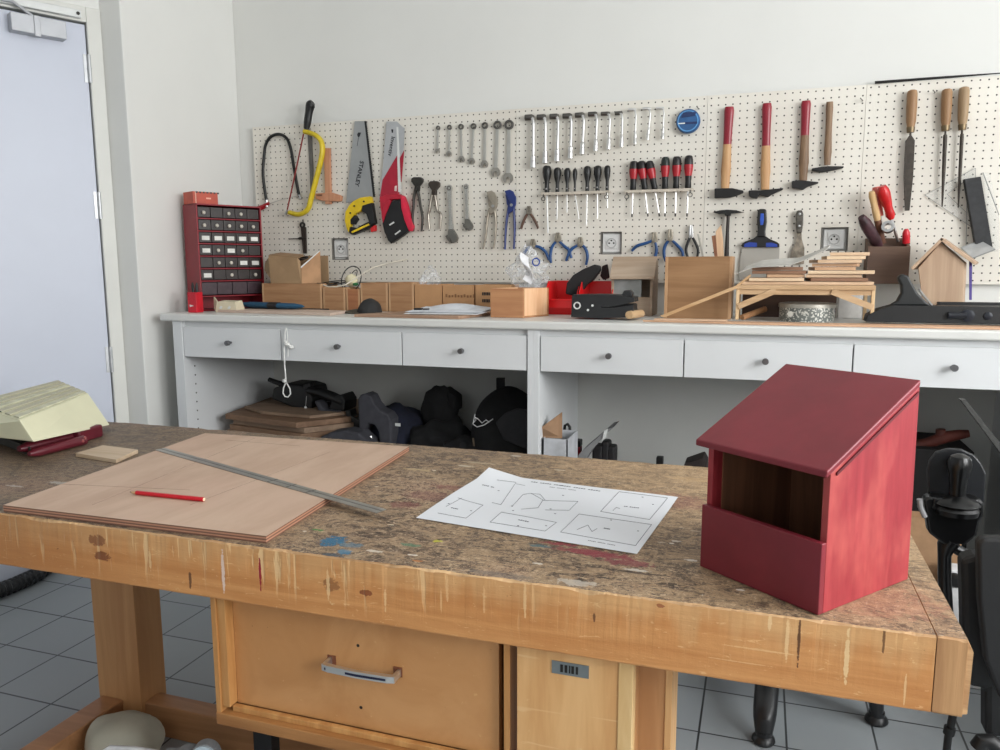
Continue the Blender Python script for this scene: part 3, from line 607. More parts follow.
blue(580, 237, [[(573, 248), (570, 252), (571.5, 258)], [(585, 248), (587.5, 256), (586, 265)]], 'blue handled pliers just left of the outlet above the feeder house')
blue(654.5, 232, [[(645, 243.5), (637, 246), (631.5, 251)], [(656.5, 249), (655, 257), (652.5, 262)]], 'blue handled pliers splayed open right of the outlet', 10)
blue(670, 229, [[(665, 246), (664, 254), (666, 262)], [(677, 245), (682, 251), (683, 256)]], 'blue handled pliers right of the splayed pair, above the plywood bin', 12)
pliers(691, 225, 13, [[(688, 242), (686, 250), (688, 258)], [(695, 242), (698, 250), (697, 258)]], BLACK, 'long nosed pliers with black handles rising behind the plywood bin', STEEL, 2.2)
# screwdriver racks
def rack(x0, y0, x1, y1, lab):
    a = B(x0, y0, 0); b = B(x1, y1, 0); t = thing('screwdriver_rack', a, lab, 'tool rack'); rm = plain((200, 190, 176), .4, .3)
    z = (a.z+b.z)/2
    MB().box((a.x, YP-.034, z-.003), (b.x, YP-.0005, z+.003)).box((a.x, YP-.036, z-.008), (b.x, YP-.034, z+.003)).build('shelf', rm, t, bevel=.001)
    for x in (a.x+.01, b.x-.01):
        q = MB(); q.ring((x, YP-.038, z-.022), (0, -1, 0), .009, .006, .003, 14); q.box((x-.002, YP-.038, z-.014), (x+.002, YP-.034, z-.004)).build('hook_ring', DSTEEL, t)
    return z
z1 = rack(543.5, 194, 611, 192, 'metal rack holding the black handled screwdrivers')
z2 = rack(626, 192, 694, 189.5, 'metal rack holding the red and black screwdrivers')
ords = ['leftmost and largest black handled screwdriver in the rack', 'second black handled screwdriver from the left', 'third black handled screwdriver from the left', 'thinnest black handled screwdriver, fourth from the left', 'black handled screwdriver right of the thinnest one', 'black handled screwdriver second from the right end of its rack', 'rightmost black handled screwdriver in the rack']
for (x, yt, xs, yb, r), lb in zip([(547, 165.5, 548, 233, .0175), (557.5, 167.5, 557, 219.5, .0145), (567.3, 168, 567, 212.5, .012), (575, 168.6, 579, 219, .0085), (587.5, 166, 586.5, 225.5, .0145), (597.8, 165.6, 597.5, 218.5, .0150), (607.5, 165.4, 607.5, 208, .012)], ords):
    a = B(x, yt, .020); b = B(x, yt, .020); b.z = z1+.0035; e = B(xs, yb, .020); v = (b-a); t = thing('screwdriver', b, lb, 'screwdriver', 'black screwdrivers in the left rack')
    q = MB(); q.tube([a.lerp(b, k) for k in (0, .03, .10, .25, .42, .60, .72, .97, 1)], [r*.35, r*.75, r*.96, r, r*.85, r*.55, r*.5, r*.56, r*.5], 14); q.build('handle', plain((20, 21, 21), .4), t, smooth=True)
    MB().tube([a.lerp(b, .88)+Vector((0, -r*.5, .002)), a.lerp(b, .88)+Vector((0, -r*.62, 0))], r*.2, 8).build('size_dot', plain((190, 190, 190), .5), t)
    q = MB(); q.tube([b, e], max(.0022, r*.2), 8); q.build('shaft', CH, t, smooth=True)
ords = ['leftmost red and black screwdriver in the right rack', 'second red and black screwdriver from the left, leaning', 'third red and black screwdriver from the left, leaning most', 'red and black screwdriver with green-black cap, fourth from the left', 'red and black screwdriver, second from the right', 'rightmost red and black screwdriver in the rack']
rs = plain((176, 28, 40), .35)
for (x, yt, xm, xs, yb, cap), lb in zip([(634, 161, 633, 632, 217, 0), (641, 161, 645, 648, 216.5, 0), (649, 161, 655, 659.5, 216.5, 0), (665.5, 157, 665, 665, 216.5, 1), (677, 156.5, 676, 675.3, 216.5, 0), (689, 155.5, 688, 687, 216.5, 0)], ords):
    a = B(x, yt, .020); b = B(xm, 188, .020); b.z = z2+.0035; e = B(xs, yb, .020); r = .0165; t = thing('screwdriver', b, lb, 'screwdriver', 'red and black screwdrivers in the right rack')
    capm = plain((22, 34, 30), .4) if cap else plain((24, 20, 22), .4)
    q = MB(); q.tube([a.lerp(b, k) for k in (0, .03, .12, .28)], [r*.5, r*.8, r*.95, r], 14); q.build('cap', capm, t, smooth=True)
    q = MB(); q.tube([a.lerp(b, k) for k in (.28, .4, .62, .8)], [r*1.02, r, r*.72, r*.62], 14); q.build('red_handle', rs, t, smooth=True)
    q = MB(); q.tube([a.lerp(b, k) for k in (.62, .8, .97, 1)], [r*.74, r*.66, r*.72, r*.6], 14); q.build('collar', BLACK, t, smooth=True)
    q = MB(); q.tube([b, b.lerp(e, .88)], .0028, 8); q.build('shaft', CH, t, smooth=True)
    q = MB(); q.tube([b.lerp(e, .88), e], .0032, 8); q.build('tip', IRON, t, smooth=True)
# dividers
t = thing('spring_dividers', B(303, 221), 'dark old pair of dividers hanging above the torn cardboard box', 'dividers')
MB().ring(B(303, 225, .004), (0, -1, 0), .013, .007, .008, 16).build('spring', IRON, t, smooth=True)
ptube([(303, 219.5), (303, 223)], .003, .012, 8).build('top_pin', IRON, t)
pl([(300.5, 227), (303, 227), (304, 253.5), (303, 253.5)], .014, .006).build('leg', plain((58, 50, 44), .5, .3), t, bevel=.001)
pl([(303.2, 227), (305.5, 227), (306.2, 253.5), (304.6, 253.5)], .014, .006).build('leg', plain((58, 50, 44), .5, .3), t, bevel=.001)
ptube([(289, 239), (306.5, 238.2)], .0022, .016, 8).build('adjusting_bar', IRON, t); ptube([(299, 238.5), (301.5, 238.4)], .006, .016, 10).build('nut', IRON, t)
# filling knives
t = thing('filling_knife', B(762, 208), 'wide filling knife with black and blue handle hanging blade down', 'filling knife')
pl([(742, 247.5), (779.5, 247.5), (779, 262), (778, 280), (739, 280), (740, 262)], .010, .008).build('blade', plain((176, 172, 164), .42, .35, .03, 8), t)
pl([(742, 247), (742.2, 243.5), (745, 241.5), (753, 238.8), (756.5, 236), (765.5, 236), (770, 239), (777, 242), (779.5, 244), (779.5, 247.3)], .024, .002).build('shoulder', BLACK, t, bevel=.002)
pl([(744, 247), (744.5, 244), (749, 242.3), (757, 242.8), (757, 247)], .0255, .023).build('blue_panel', plain((30, 62, 158), .4), t)
pl([(766, 247), (766, 242.8), (772, 242.5), (777, 244.5), (777.5, 247)], .0255, .023).build('blue_panel', plain((30, 62, 158), .4), t)
pl([(759.5, 208.8), (765, 208.8), (766.5, 210.5), (767, 222), (765.5, 231), (765.8, 237), (757, 237), (757.8, 231), (757, 222), (757.8, 210.5)], .030, .006).build('handle', BLACK, t, bevel=.004)
pl([(760.6, 213.5), (763.8, 213.5), (764, 220), (763, 225), (760.4, 225), (760, 220)], .0312, .029).build('blue_panel', plain((40, 84, 190), .4), t, bevel=.0005)
t = thing('paint_scraper', B(799, 210), 'narrow old paint scraper with worn grey handle, hanging above the offcuts', 'filling knife')
pl([(797, 210.5), (802, 210), (803.5, 214), (803.3, 224), (801.8, 233), (797, 233), (795.8, 224), (796, 214)], .026, .006).build('handle', plain((84, 80, 72), .5, 0, .35, 60), t, bevel=.003)
for p in ((799.3, 226), (799.8, 214)): MB().lathe(B(*p, .026), (0, -1, 0), [(.0045, 0), (.0045, .002), (0, .003)], 12).build('rivet', STEEL, t)
pl([(797, 232.5), (801.5, 232.5), (801.8, 239), (804.5, 248), (804, 264), (789, 264), (791.5, 250), (796, 242)], .013, .010).build('blade', plain((140, 130, 116), .5, .4, .3, 40), t)
# clear set square, black slab in a clear holder, purple strip
glas = plain((236, 238, 236), .15, 0, .0, 5, name='clear acrylic', alpha=.15); gedge = plain((150, 152, 150), .3, 0, .02, alpha=.75, name='acrylic edge')
t = thing('set_square', B(925, 195), 'large clear plastic set square leaning across the pegboard at right', 'set square')
A_, B_, C_ = (925, 195), (975.5, 168), (975.5, 230)
q = MB()
def strip(p, r_, s_, u_): q.prism([B(*p, .008), B(*r_, .008), B(*s_, .008), B(*u_, .008)], (0, .003, 0))
strip(A_, B_, (967, 180), (947, 194)); strip(B_, C_, (967, 213), (967, 180)); strip(C_, A_, (947, 194), (967, 213)); q.build('sheet', glas, t)
for p, r_ in ((A_, B_), (A_, C_), (B_, C_), ((947, 194), (967, 180)), ((947, 194), (967, 213))): ptube([p, r_], .0009, .008, 6).build('edge', gedge, t)
t = thing('display_stand', B(980, 235), 'clear acrylic holder with a sloping tray fixed at the right end of the pegboard', 'holder')
q = pl([(983, 172.5), (990, 174), (999, 215), (1003, 250), (994, 252), (985, 190)], .045, .004); q.build('side_sheet', glas, t)
fo = [W(x, y, Y=YP-.05) for x, y in ((962, 250), (980, 246.5), (994, 252.5), (976, 260.5))]
q = MB().prism([B(961, 248, .03), B(980, 241, .03), B(995, 249.5, .09), B(972, 258.5, .09)], (0, 0, .003)); q.build('tray', plain((206, 208, 208), .25, alpha=.7), t)
for p, r_, a, b in (((961, 248), (980, 241), .03, .03), ((980, 241), (995, 249.5), .03, .09), ((995, 249.5), (972, 258.5), .09, .09)):
    MB().tube([B(*p, a), B(*r_, b)], .0022, 6).build('edge', gedge, t)
ptube([(983, 172.5), (999, 215)], .0015, .045, 6).build('edge', gedge, t); ptube([(967, 196), (966, 250)], .0012, .012, 6).build('edge', gedge, t)
q = pl([(964.5, 179), (981, 176.5), (993, 248.5), (975.5, 244)], .042, .016); tag(q.build('black_sanding_slab', plain((52, 53, 55), .8, 0, .12, 50), bevel=.0015), 'tall dark grey slab standing in the clear holder at right', 'slab')
q = MB().prism([W(x, y, Y=YP-.10) for x, y in ((969.3, 259.5), (972.3, 259.5), (971.8, 300), (969.4, 300))], (0, .004, 0)); q.build('purple_ruler_strip', plain((84, 70, 150), .5)); tag(bpy.data.objects['purple_ruler_strip'], 'narrow purple strip hanging behind the bare wooden birdhouse', 'strip')
# ================================================================ THINGS ON THE WORKTOP
T = ZC+.0005
def zat(px, py, Y): return W(px, py, Y=Y).z
def xat(px, Y, py=310): return W(px, py, Y=Y).x
def cuboid(q, px0, px1, pyt, Y, depth, z0=T, pyref=None):
    x0, x1 = xat(px0, Y), xat(px1, Y); z1 = zat((px0+px1)/2, pyt, Y); q.box((x0, Y, z0), (x1, Y+depth, z1)); return x0, x1, z1
# red parts organiser, turned towards the room
P0 = Vector((-2.147, 2.60, T)); ew = Vector((.423, .906, 0)).normalized(); ed = Vector((-.906, .423, 0)).normalized(); ow, oh, od = .285, .430, .118
t = thing('parts_organiser', P0, 'red steel parts organiser with rows of dark little drawers at the worktop left end', 'organiser')
om = plain((132, 16, 32), .4, 0, .06, 10, name='red painted steel'); up = Vector((0, 0, 1))
q = MB(); q.obox(P0, ew*.006, ed*od, up*oh).obox(P0+ew*(ow-.006), ew*.006, ed*od, up*oh).obox(P0+up*(oh-.006), ew*ow, ed*od, up*.006).obox(P0, ew*ow, ed*od, up*.006).obox(P0+ed*(od-.004), ew*ow, ed*.004, up*oh)
rows = [.430-.008-.050*k for k in range(7)]
for z in rows[1:]+[.06]: q.obox(P0+ew*.004+up*(z-.003), ew*(ow-.008), ed*od, up*.005)
q.build('case', om, t, bevel=.001)
dm = plain((54, 48, 47), .3, 0, .12, 40, name='smoky clear drawer'); lab_ = plain((226, 226, 220), .6); pk = plain((196, 190, 178), .4)
labs = {2: (0, 1, 2, 3, 4), 3: (0, 2), 4: (3, 4), 5: (0,)}; knobs = {0: (0, 2, 3), 1: (0, 1, 2, 3, 4), 3: (1, 3), 4: (1, 2), 5: (2, 4)}
for i in range(6):
    for j in range(5):
        a = P0+ew*(.009+j*.0536)+up*(rows[i]-.045); d_ = MB(); d_.obox(a+ed*.004, ew*.051, ed*.10, up*.040); d = d_.build('drawer', dm, t, bevel=.001)
        if j in labs.get(i, ()): MB().obox(a+ew*.010+up*.009+ed*.002, ew*.032, ed*.002, up*.017).build('label_card', lab_, d)
        elif j in knobs.get(i, ()): MB().lathe(a+ew*.022+up*.018+ed*.004, -ed, [(.006, 0), (.0075, .006), (.005, .009), (0, .009)], 10).build('knob', pk, d)
for j in range(4):
    a = P0+ew*(.009+j*.067)+up*.066; MB().obox(a+ed*.005, ew*.064, ed*.10, up*.050).build('drawer', plain((66, 52, 58), .3, 0, .15, 40), t, bevel=.001)
# small orange box on the organiser
tp = P0+up*oh; t2 = thing('small_carton', tp, 'small orange-red carton with a chequered rim on top of the red organiser', 'box')
q = MB(); q.obox(tp+ew*.0+ed*.02, ew*.105, ed*.085, up*.048); q.build('carton', plain((184, 78, 58), .5, 0, .08, 20), t2, bevel=.001)
q = MB(); q.obox(tp+ew*.0095+ed*.0195, ew*.004, ed*.002, up*.048); q.build('pale_stripe', plain((220, 170, 150), .5), t2)
for k in range(7): MB().obox(tp+ew*(.012+.015*k)+ed*.0185+up*.042, ew*.008, ed*.002, up*.0065).build('chequer', plain((60, 56, 54), .5), t2)
MB().obox(tp+ew*.055+ed*.019+up*.020, ew*.02, ed*.0015, up*.006).build('printed_mark', plain((226, 170, 150), .5), t2)
# red pot with pens, left of the organiser
c = Vector((xat(195.5, 2.54, 300), 2.54, T)); t = thing('red_pot', c, 'small red box with black pens standing at the left end of the worktop', 'box')
q = MB(); q.box((c.x-.022, c.y-.02, T), (c.x+.020, c.y+.02, T+.080)); q.build('carton', plain((196, 26, 44), .4), t, bevel=.002)
q = MB(); q.prism([(c.x-.012, c.y-.0205, T+.022), (c.x+.008, c.y-.0205, T+.027), (c.x-.012, c.y-.0205, T+.032)], (0, -.0006, 0)); q.build('white_arrow', WHITE, t)
for dx in (-.008, .008):
    q = MB(); q.tube([(c.x+dx, c.y, T+.075), (c.x+dx*1.2, c.y, T+.105), (c.x+dx*1.3, c.y, T+.118)], [.006, .006, .002], 10); tag(q.build('pen', BLACK, smooth=True), 'black pen upright in the small red box, %s one' % ('left' if dx < 0 else 'right'), 'pen')
# thin boards on the worktop
def slab(pts, th, mat, name, lab, cat, z=T, bev=.0008):
    p = [W(x, y, Z=z+th) for x, y in pts]; q = MB(); q.prism([Vector((v.x, v.y, z)) for v in p], (0, 0, th)); o = q.build(name, mat, bevel=bev); return tag(o, lab, cat)
def slabw(pts, th, mat, name, lab, cat, z=T, bev=.0008):
    q = MB(); q.prism([Vector((x, y, z)) for x, y in pts], (0, 0, th)); o = q.build(name, mat, bevel=bev); return tag(o, lab, cat)
ply = wood((176, 138, 110), (200, 164, 136), 'X', .8, name='pale plywood'); ply2 = wood((150, 118, 96), (178, 146, 122), 'X', .8)
def xw(px, Y): return xat(px, Y)
slabw([(xw(216, 2.56)-.0, 2.57), (xw(330, 2.50), 2.50), (xw(343, 2.62), 2.66), (xw(262, 2.72), 2.72)], .010, wood((196, 172, 156), (214, 194, 178), 'X'), 'plywood_sheet', 'thin pale plywood sheet lying on the worktop below the dark blue case', 'board')
slabw([(xw(352, 2.455), 2.47), (xw(458, 2.455), 2.46), (xw(490, 2.68), 2.70), (xw(410, 2.7), 2.72)], .010, ply2, 'plywood_sheet', 'thin brown plywood sheet under the papers on the worktop', 'board')
# blue and black case (long rounded), leaning low
a = Vector((xw(238, 2.67), 2.69, T+.026)); b = Vector((xw(304, 2.64), 2.64, T+.024)); t = thing('tool_roll', a.lerp(b, .5)-up*.024, 'dark blue and black rounded tool pouch lying below the torn cardboard box', 'pouch')
q = MB(); q.tube([a.lerp(b, k) for k in (0, .04, .15, .5, .85, .96, 1)], [.004, .014, .019, .020, .018, .012, .004], 14, .62, up=(0, 0, 1)); q.build('body', plain((26, 74, 104), .6, 0, .1), t, smooth=True)
q = MB(); q.tube([a.lerp(b, .48), a.lerp(b, .62)], .0212, 14, .64, up=(0, 0, 1)); q.build('black_band', BLACK, t, smooth=True)
q = MB(); q.box((a.x+.02, a.y-.01, T), (b.x+.06, a.y+.04, T+.012)); q.build('black_base', BLACK, t, bevel=.003)
# cream bevelled carton
t = thing('cream_package', Vector((xw(221, 2.6), 2.6, T)), 'open cream cardboard packaging in front of the red organiser', 'box')
x0, x1 = xw(214, 2.56), xw(233, 2.56); cc = plain((206, 196, 170), .7, 0, .06)
q = MB(); q.hull8([(x0, 2.57, T), (x1+.012, 2.57, T), (x1+.008, 2.63, T), (x0-.002, 2.63, T), (x0+.008, 2.575, T+.042), (x1-.0, 2.575, T+.042), (x1, 2.62, T+.046), (x0+.004, 2.62, T+.046)]); q.build('carton', cc, t, bevel=.002)
q = MB(); q.prism([(x0-.032, 2.60, T+.01), (x0+.0, 2.57, T+.002), (x0+.006, 2.573, T+.042), (x0-.03, 2.60, T+.060)], (.002, .004, 0)); q.build('flap', cc, t)
for k in (-.28, .28): q = MB(); q.prism([((x0+x1)/2+k*.07+dx, 2.5695+dz*.1, T+.020+dz) for dx, dz in ((-.008, -.004), (0, .006), (.009, .002), (.003, -.007))], (0, -.001, 0)); q.build('pale_mark', WHITE, t)
# pine boxes in a row (open topped)
bxw = wood((156, 114, 78), (178, 136, 98), 'X', 1.0, name='brown box wood'); endg = wood((178, 138, 100), (198, 160, 122), 'Z')
def obx(px0, px1, pyt, Y, dep, lab, mat=None, th=.008, z0=T, name='wooden_box', rim=True):
    x0, x1 = xat(px0, Y), xat(px1, Y); z1 = zat((px0+px1)/2, pyt, Y); t = thing(name, Vector(((x0+x1)/2, Y, z0)), lab, 'box'); mat = mat or bxw
    MB().box((x0+th, Y, z0), (x1-th, Y+th, z1)).build('front_panel', mat, t, bevel=.0006)
    MB().box((x0+th, Y+dep-th, z0), (x1-th, Y+dep, z1)).build('back_panel', mat, t)
    for a in (x0, x1-th): MB().box((a, Y, z0), (a+th, Y+dep, z1)).build('side_panel', endg if rim else mat, t, bevel=.0006)
    MB().box((x0+th, Y+th, z0), (x1-th, Y+dep-th, z0+.006)).build('bottom', mat, t)
    return t, x0, x1, z1
wb, bx0, bx1, bz1 = obx(263, 322, 283.5, 2.79, .13, 'long wooden box at the left of the box row, under the torn cardboard box')
b2 = obx(323.5, 345.5, 287.5, 2.79, .12, 'small square wooden box below the coil of black cable')
b3 = obx(346.5, 360, 289, 2.79, .12, 'narrow reddish wooden box just left of the black cap', wood((150, 96, 62), (172, 116, 78), 'X'))
b4 = obx(361, 388, 283, 2.79, .13, 'wooden box standing behind the black cap')
b5 = obx(389.0, 414, 282.5, 2.79, .13, 'wooden box right of the black cap, left of the first clear bag')
card = plain((184, 140, 98), .75, 0, .05, 14, name='brown cardboard')
b6 = obx(415, 442, 284.5, 2.79, .13, 'plain brown box behind the papers, under the limp clear bag', card, .005, rim=False)
b7 = obx(443, 474, 285.5, 2.79, .13, 'brown box with faint lettering behind the papers', card, .005, rim=False)
b8 = obx(475.5, 510, 285, 2.79, .12, 'brown cardboard box with black printed lines, half hidden behind the nearest pine box', card, .005, rim=False)
for k, (zz, n) in enumerate(((.068, 6), (.042, 5))):
    for i in range(n): MB().box((xat(485, 2.82)+i*.0065, 2.7888, T+zz), (xat(485, 2.82)+i*.0065+.0045, 2.79, T+zz+.012)).build('printed_letter', inkb, b8[0])
for i in range(10):
    h_ = .008 if i % 3 else .012; MB().box((b7[1]+.012+i*.0125, 2.7888, b7[3]-.045-.001*(i % 2)), (b7[1]+.019+i*.0125, 2.79, b7[3]-.045+h_)).build('faint_letter', plain((132, 94, 62), .8), b7[0])
# front pine box, right side turned
t = thing('pine_box', Vector((xat(505, 2.60), 2.60, T)), 'clean pine box with a bright end, nearest box on the worktop', 'box')
x0, x1 = xat(490.5, 2.58), xat(523, 2.58); z1 = zat(508, 288.5, 2.58); dv = Vector((.055, .13, 0)); pb = wood((170, 118, 80), (190, 140, 98), 'X', .7)
q = MB(); q.obox((x0, 2.58, T), (x1-x0, 0, 0), (dv.x*.06, .008, 0), (0, 0, z1-T)); q.build('front_panel', pb, t, bevel=.0008)
for xx in (x0, x1-.009):
    q = MB(); q.obox((xx, 2.588, T), (.009, 0, 0), dv, (0, 0, z1-T)); q.build('side_panel', wood((222, 172, 130), (238, 196, 156), 'Z'), t, bevel=.0008)
q = MB(); q.obox(Vector((x0, 2.58, T))+dv, (x1-x0, 0, 0), (0, .008, 0), (0, 0, z1-T)); q.build('back_panel', pb, t)
q = MB(); q.obox(Vector((x0, 2.586, T)), (x1-x0, 0, 0), dv, (0, 0, .006)); q.build('bottom', pb, t)
# torn cardboard box on the long wooden box
zt = bz1+.0005; t = thing('cardboard_box', Vector((xat(290, 2.8), 2.8, zt)), 'torn open brown cardboard box standing on the long wooden box', 'box')
cb = plain((168, 138, 104), .8, 0, .06, 14); x0, x1, xm = xat(272, 2.80), xat(322, 2.84), xat(303, 2.79); zz = zat(285, 258, 2.8)
q = MB(); q.prism([(x0, 2.80, zt), (xm, 2.785, zt), (xm-.003, 2.785, zz-.012), (xm-.012, 2.78, zz), (x0-.006, 2.80, zz+.012)], (0, .004, 0)); q.build('front_panel', cb, t)
q = MB(); q.prism([(xm+.002, 2.786, zt), (x1, 2.84, zt), (x1, 2.84, zz+.03), (xm+.002, 2.786, zz-.038)], (-.001, .004, 0)); q.build('side_panel', plain((176, 136, 100), .8), t)
q = MB(); q.prism([(xm+.002, 2.784, zz-.036), (x1, 2.838, zz+.03), (x1, 2.838, zz+.026), (xm+.002, 2.784, zz-.042)], (0, -.002, 0)); q.build('white_torn_edge', WHITE, t)
q = MB(); q.prism([(x0-.004, 2.802, zz+.012), (xm-.004, 2.784, zz-.002), (xm-.03, 2.86, zz+.012), (x0+.0, 2.88, zz+.022)], (0, 0, .003)); q.build('flap', plain((150, 120, 88), .8), t)
q = MB(); q.prism([(x0-.004, 2.802, zt+.02), (x0-.05, 2.83, zt+.055), (x0-.045, 2.83, zz-.02), (x0-.004, 2.802, zz+.008)], (0, .003, 0)); q.build('flap', plain((172, 148, 116), .8), t)
q = MB(); q.prism([(x0, 2.90, zt), (x1, 2.90, zt), (x1, 2.90, zz+.01), (x0, 2.90, zz+.01)], (0, .004, 0)); q.build('back_panel', cb, t)
q = MB(); q.prism([(x0, 2.805, zt), (x0, 2.90, zt), (x0, 2.90, zz), (x0, 2.805, zz)], (.004, 0, 0)); q.build('side_panel', cb, t)
c = Vector((xat(306, 2.84), 2.83, zat(306, 258.5, 2.84))); q = MB()
q.tube([c+Vector((math.cos(a)*.022, math.sin(a)*.018, math.sin(a)*.006+math.cos(a)*.003)) for a in [2*math.pi*k/20 for k in range(21)]], .0032, 8); q.tube([c+Vector((-.02, 0, -.002)), c+Vector((-.06, .02, -.03)), c+Vector((-.07, .02, -.09))], .003, 8)
tag(q.build('black_ring_handle', BLACK, smooth=True), 'black ring shaped handle poking out of the torn cardboard box', 'handle')
# cable coil with cream plug on boxes
zb2 = b2[3]+.004; t = thing('cable_coil', Vector((xat(340, 2.84), 2.84, b2[3])), 'loose coil of thin black and white cable lying on the small wooden boxes', 'cable')
def loop(cx, cy, cz, rx, ry, rz, tilt, n=26, a0=0, a1=360): return [(cx+rx*math.cos(math.radians(a)), cy+ry*math.sin(math.radians(a)), cz+rz*math.sin(math.radians(a)+tilt)) for a in [a0+(a1-a0)*i/n for i in range(n+1)]]
cx = xat(340, 2.85)
q = MB(); q.tube(loop(xat(351, 2.85), 2.86, zat(351, 279, 2.85), .045, .02, .052, 0), .0022, 6); q.tube(loop(xat(349, 2.85), 2.87, zat(351, 281, 2.85), .03, .02, .045, .7), .0018, 6)
q.tube(loop(xat(332, 2.85), 2.86, zb2+.012, .06, .035, .010, .5), .002, 6); q.tube(loop(xat(328, 2.85), 2.86, zb2+.008, .045, .03, .007, 1.7), .002, 6)
q.tube([(xat(310, 2.82), 2.83, zb2+.014), (xat(318, 2.82), 2.83, zb2+.012), (xat(326, 2.82), 2.84, zb2+.006), (xat(340, 2.82), 2.84, zb2+.01)], .002, 6); q.build('black_cable', BLACK, t, smooth=True)
q = MB(); q.tube([(xat(324, 2.8), 2.80, zb2+.006), (xat(330, 2.8), 2.795, zb2-.001), (xat(338, 2.8), 2.795, zb2-.001), (xat(346, 2.8), 2.80, zb2+.006), (xat(356, 2.82), 2.85, zb2+.04), (xat(368, 2.9), 2.95, zb2+.075), (xat(380, 2.9), 3.0, zb2+.095), (xat(395, 2.9), 3.03, zb2+.11)], .0028, 6); q.build('white_cable', plain((214, 206, 190), .5), t, smooth=True)
q = MB(); q.blob((xat(353, 2.85), 2.845, zb2+.024), (.026, .02, .026), 3, .10, 2.5, 16, 12); q.build('cream_plug', plain((220, 212, 178), .6), t, smooth=True)
q = MB(); q.blob((xat(358, 2.85), 2.835, zb2+.008), (.012, .01, .007), 3, .05, 2.5, 12, 8); q.build('green_tag', plain((40, 110, 60), .6), t, smooth=True)
# black cap
cxp = Vector((xat(363, 2.64), 2.66, T)); t = thing('peaked_cap', cxp, 'black peaked cap lying on the worktop in front of the wooden boxes', 'cap')
q = MB(); q.blob((cxp.x+.018, cxp.y, T+.008), (.046, .05, .048), 4, .05, 1.8, 24, 16, flatz=T); q.build('crown', plain((34, 34, 34), .8, 0, .2), t, smooth=True)
q = MB(); q.prism([(cxp.x-.085, cxp.y-.025, T+.004), (cxp.x-.05, cxp.y-.045, T+.001), (cxp.x-.005, cxp.y-.05, T+.001), (cxp.x-.01, cxp.y+.03, T+.012), (cxp.x-.05, cxp.y+.02, T+.012)], (0, 0, .004)); q.build('peak', plain((74, 70, 58), .7), t)
# folded papers with a black clip
t = thing('folded_papers', Vector((xat(445, 2.55), 2.55, T+.010)), 'curled white papers lying on the brown plywood sheet', 'papers')
X0, X1 = xat(406, 2.52), xat(484, 2.60)
def pf(k, lift):
    def fn(u, v): return (X0+(X1-X0)*u+.02*v, 2.50+k+v*.14+u*.03, T+.0125+lift+.018*max(0, math.sin(u*math.pi*1.1-.2))*v+.012*v*(1-u)+.010*max(0, u-.75)*4*v)
    return fn
pm = plain((226, 228, 230), .7, 0, .01); 
MB().sheet(pf(0, 0), 14, 6, .0012).build('paper_sheet', pm, t, smooth=True); MB().sheet(pf(.012, .006), 14, 6, .001).build('paper_sheet', plain((214, 218, 224), .7), t, smooth=True)
q = MB(); q.box((xat(414, 2.56), 2.555, T+.022), (xat(422, 2.56), 2.575, T+.030)).box((xat(423, 2.56), 2.555, T+.022), (xat(429, 2.56), 2.57, T+.029)); tag(q.build('black_clip', BLACK, bevel=.003), 'small black clip lying on the curled white papers', 'clip')
# crumpled clear bags
bagm, nt, bs = nodes('crinkled clear film'); bs.inputs['Base Color'].default_value = lin((232, 234, 236)); bs.inputs['Roughness'].default_value = .12
g = noi(nt, coords(nt), 26, 5, .6, 1.2); nt.links.new(math_(nt, 'ADD', math_(nt, 'MULTIPLY', ramp(nt, g, .45, .68), .62), .14), bs.inputs['Alpha']); bump(nt, bs, g, .9, .01)
def bag(cx, Y, z0, w_, h_, seed, lab, lean=0):
    t = thing('clear_bag', Vector((cx, Y, z0)), lab, 'bag'); q = MB(); n, m = 30, 18; vs = []
    for i in range(m+1):
        k = i/m; ww = w_*(.62+.5*math.sin(k*math.pi*.9))*(1-.75*max(0, k-.55)/.45)
        for j in range(n):
            a = 2*math.pi*j/n; d = Vector((math.cos(a), math.sin(a), k*3)); nn = 1+.55*noise.noise(d*1.9+Vector((seed*7, 0, 0)))
            vs.append(Vector((cx+lean*k+math.cos(a)*ww*.5*nn, Y+math.sin(a)*ww*.32*nn, z0+h_*k*(1+.1*noise.noise(d*3+Vector((0, seed, 0)))))))
    fs = [(i*n+j, i*n+(j+1) % n, (i+1)*n+(j+1) % n, (i+1)*n+j) for i in range(m) for j in range(n)]+[tuple(range(n))[::-1], tuple(range(m*n, (m+1)*n))]
    q._add(vs, fs); q.build('film', bagm, t, smooth=True); return t
bag(xat(433, 2.86), 2.84, b6[3]-.05, .075, .12, 2, 'limp clear plastic bag rising from the plain brown box')
tb = bag(xat(530, 2.83), 2.83, T+.085, .125, .165, 5, 'crumpled clear plastic bag with a blue mark, left of the red bins', -.01)
q = MB(); q.ring((xat(537, 2.79), 2.775, zat(537, 262, 2.79)), (0, -1, 0), .016, .011, .002, 16); q.build('blue_mark', plain((40, 70, 150), .4), tb)
q = MB(); q.sheet(lambda u, v: (xat(527, 2.8)+.03*u-.01+.01*math.sin(v*5), 2.775+.01*math.sin(v*7+u), T+.13+.10*v-.02*u), 6, 10, .001); q.build('white_paper_inside', plain((232, 232, 234), .5), tb, smooth=True)
# pale box behind bag
t = thing('clear_bag_stand', Vector((xat(540, 2.84), 2.84, T)), 'x', 'box')
bpy.data.objects.remove(t)
q = MB(); q.box((xat(512, 2.79), 2.79, T), (xat(541, 2.79), 2.88, T+.085)); tag(q.build('white_carton', plain((196, 196, 194), .6), bevel=.002), 'white carton under the crumpled clear bag, behind the nearest pine box', 'box')
